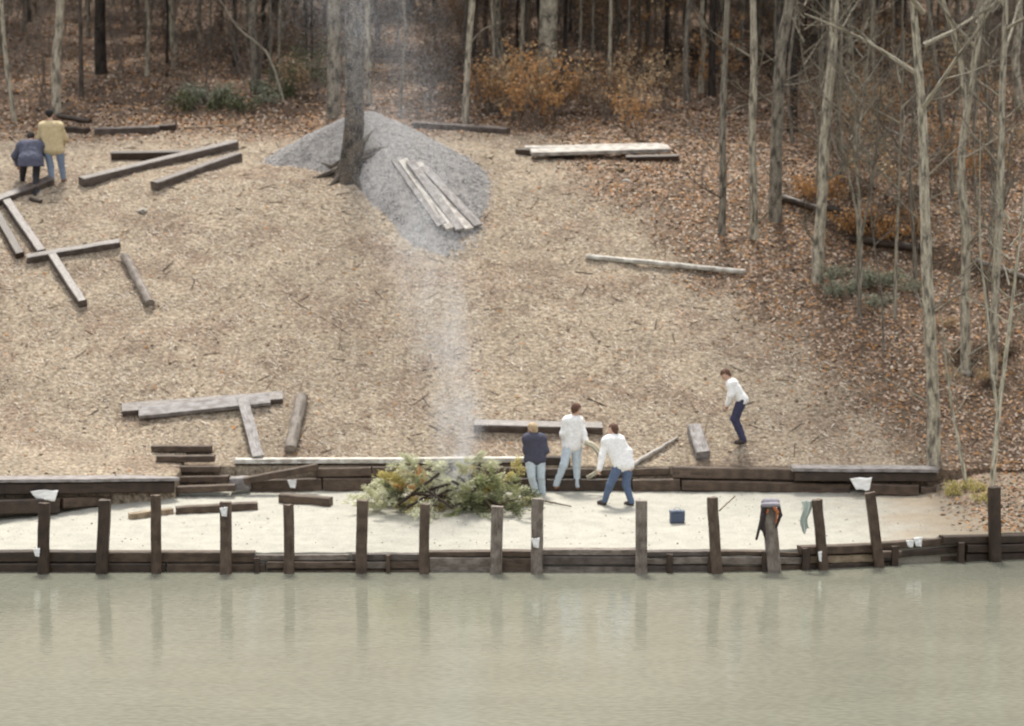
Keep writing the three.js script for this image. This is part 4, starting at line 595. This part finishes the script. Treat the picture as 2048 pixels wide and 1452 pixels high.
function drape(name, label, category, mat, fn, nu = 26, nv = 30, thick = 0.012) { // a closed folded sheet, fn(u, v) -> point
  const pos = [], idx = [], uv = [], W = nu + 1, Hh = nv + 1, pt = [], O = fn(0.5, 0.0);
  for (let j = 0; j <= nv; j++) for (let i = 0; i <= nu; i++) pt.push(fn(i / nu, j / nv).sub(O));
  for (const s of [0, 1]) pt.forEach((p, k) => { pos.push(p.x, p.y, p.z - s * thick); uv.push((k % W) / W, Math.floor(k / W) / Hh); });
  const n = W * Hh; for (let j = 0; j < nv; j++) for (let i = 0; i < nu; i++) { const a = j * W + i, b = a + 1, c = a + W, d = c + 1; idx.push(a, c, b, b, c, d, n + a, n + b, n + c, n + b, n + d, n + c); }
  const rim = []; for (let i = 0; i < nu; i++) rim.push([i, i + 1], [nv * W + i + 1, nv * W + i]); for (let j = 0; j < nv; j++) rim.push([(j + 1) * W, j * W], [j * W + nu, (j + 1) * W + nu]); for (const [a, b] of rim) idx.push(a, b, n + a, b, n + b, n + a);
  const g = new THREE.BufferGeometry(); g.setAttribute('position', new THREE.Float32BufferAttribute(pos, 3)); g.setAttribute('uv', new THREE.Float32BufferAttribute(uv, 2)); g.setIndex(idx); g.computeVertexNormals();
  const m = mesh(name, g, mat); m.position.copy(O); return tag(m, label, category);
}
{ // jacket over a post: body folded over the top, sleeves hanging, rusty lining showing
  const d = dPix(1540) - 0.3, g = group('jacket', 'dark jacket with rust lining hung over a post top', 'jacket'), O = at(1540, 1004, d); g.position.copy(O);
  const L = (x, y, dz = 0) => at(x, y, d + dz).sub(O), dk = cloth(0.055, 0.042, 0.042), top = cloth(0.30, 0.28, 0.31), rust = cloth(0.50, 0.16, 0.06);
  mesh('shoulders', solid([[L(1530, 1004, 0.14), L(1552, 1004, 0.14), 0.07, 0.07], [L(1530, 1004, 0.22), L(1552, 1006, 0.22), 0.065, 0.06], [L(1526, 1010, 0.02), L(1556, 1010, 0.04), 0.045, 0.045]], 0.012, 0.04), top, g);
  mesh('body', solid([[L(1528, 1012, 0.06), L(1524, 1050, 0.1), 0.055, 0.05], [L(1527, 1012, 0.2), L(1526, 1058, 0.24), 0.05, 0.045], [L(1524, 1050, 0.1), L(1533, 1076, 0.14), 0.045, 0.03]], 0.012, 0.03, (v, x, y, z) => v + 0.012 * n3(x * 14, y * 7, z * 14)), dk, g);
  mesh('sleeve', solid([[L(1525, 1030, 0.02), L(1513, 1078, 0.06), 0.035, 0.025]], 0.01, 0.02), dk, g); mesh('sleeve', solid([[L(1557, 1012, 0.05), L(1561, 1030, 0.05), 0.035, 0.035], [L(1561, 1030, 0.05), L(1553, 1054, 0.06), 0.035, 0.02]], 0.01, 0.02), dk, g);
  mesh('lining', solid([[L(1549, 1016, 0.0), L(1555, 1024, 0.0), 0.03, 0.03], [L(1555, 1024, 0.0), L(1552, 1046, 0.01), 0.022, 0.015], [L(1536, 1020, 0.0), L(1534, 1026, 0.0), 0.02, 0.015]], 0.008, 0.02), rust, g);
}
{ // pale green cloth beside the next post
  const d = dPix(1620) - 0.1; drape('hung_cloth', 'pale green cloth hanging beside a leaning post', 'cloth', cloth(0.60, 0.66, 0.60), (u, v) => { const w = 22 * (1 - 0.45 * v); const p = at(1613 - 4 * v + (u - 0.5) * w + 3 * Math.sin(v * 7), 1002 + 60 * v + 6 * Math.sin(u * 5) * v, d); p.z += 0.035 * Math.sin(u * 11 + v * 3); return p; });
}
const PAPER = S({ color: C(0.86, 0.86, 0.84), roughness: 0.8 });
const scrap = (label, p, wpx, hpx, d, name = 'paper_scrap') => drape(name, label, 'scrap', PAPER, (u, v) => { const q = at(p[0] + (u - 0.5) * wpx * (1 - 0.4 * v) + v * 0.08 * wpx, p[1] + (v - 0.5) * hpx * (0.92 + 0.16 * u) + 0.03 * wpx * n2(u * 1.6 + p[0], 1), d); q.z += 0.02 * n2(u * 2.5 + p[0], v * 2.5); return q; }, 10, 8, 0.02);
scrap('white sheet lying on the lower timber of the side wall', [88, 991], 56, 20, footD(-9.6) - 0.36, 'white_sheet');
scrap('white scrap caught near the top of a post', [447, 1024], 16, 18, dPix(450) - 0.31); scrap('white scrap stuck on a greyish post at wall height', [1071, 1086], 17, 19, dPix(1070) - 0.33);
scrap('white scrap on the lakeside wall beside the end dark post', [73, 1105], 14, 16, dPix(73) - 0.3); scrap('small white scrap lying on the upper wall under the slanting beam', [584, 968], 18, 16, 50.14);
scrap('white sheet wedged between timbers of the upper wall', [1722, 968], 44, 24, 49.72, 'white_sheet'); scrap('white scrap beside the leaning post with the cloth', [1640, 1113], 8, 20, dPix(1640) - 0.33);
scrap('crumpled white scrap on the stepped up end of the lakeside wall', [1820, 1088], 16, 14, dPix(1820) - 0.06); scrap('second crumpled scrap on the stepped up end of the lakeside wall', [1836, 1084], 18, 18, dPix(1836) - 0.06);
{ const d = dPix(1440) - 0.36, A2 = at(1438, 1022, d), B2 = at(1470, 992, d), m = mesh('stick', timberGeo(A2.distanceTo(B2), 0.028, 0.028, { round: true, seed: 9 }), WOOD.tan); alongX(m, A2, B2, V(0, 1, 0)); tag(m, 'thin reddish stick leaning out from a brown post', 'stick', null, 'thing'); }
{ const r = rng(31); const put = (px, py, s, c, label) => { const P = hit(px, py), g = new THREE.IcosahedronGeometry(s, 2), a = g.attributes.position; for (let i = 0; i < a.count; i++) { const v = V().fromBufferAttribute(a, i), k = 1 + 0.25 * n3(v.x / s + px, v.y / s, v.z / s); a.setXYZ(i, v.x * k, v.y * k * 0.65, v.z * k); } g.computeVertexNormals(); const m = mesh('rock', g, S({ color: c, map: gravelMap, roughness: 1 })); m.position.copy(P); m.rotation.y = r() * 6; tag(m, label, 'rock'); };
  put(1932, 748, 0.13, C(0.6, 0.58, 0.54), 'pale stone at the foot of the low forking tree'); put(1252, 364, 0.10, C(0.62, 0.58, 0.52), 'pale stone below the pale planks by the wood'); put(1665, 556, 0.08, C(0.7, 0.68, 0.62), 'white stone beside the rough footed pale trunk'); put(285, 424, 0.12, C(0.62, 0.58, 0.5), 'pale stone below the two slanting timbers'); put(1240, 342, 0.12, C(0.16, 0.12, 0.07), 'dark clod below the pale planks by the wood');
}

renderer.render(scene, camera);
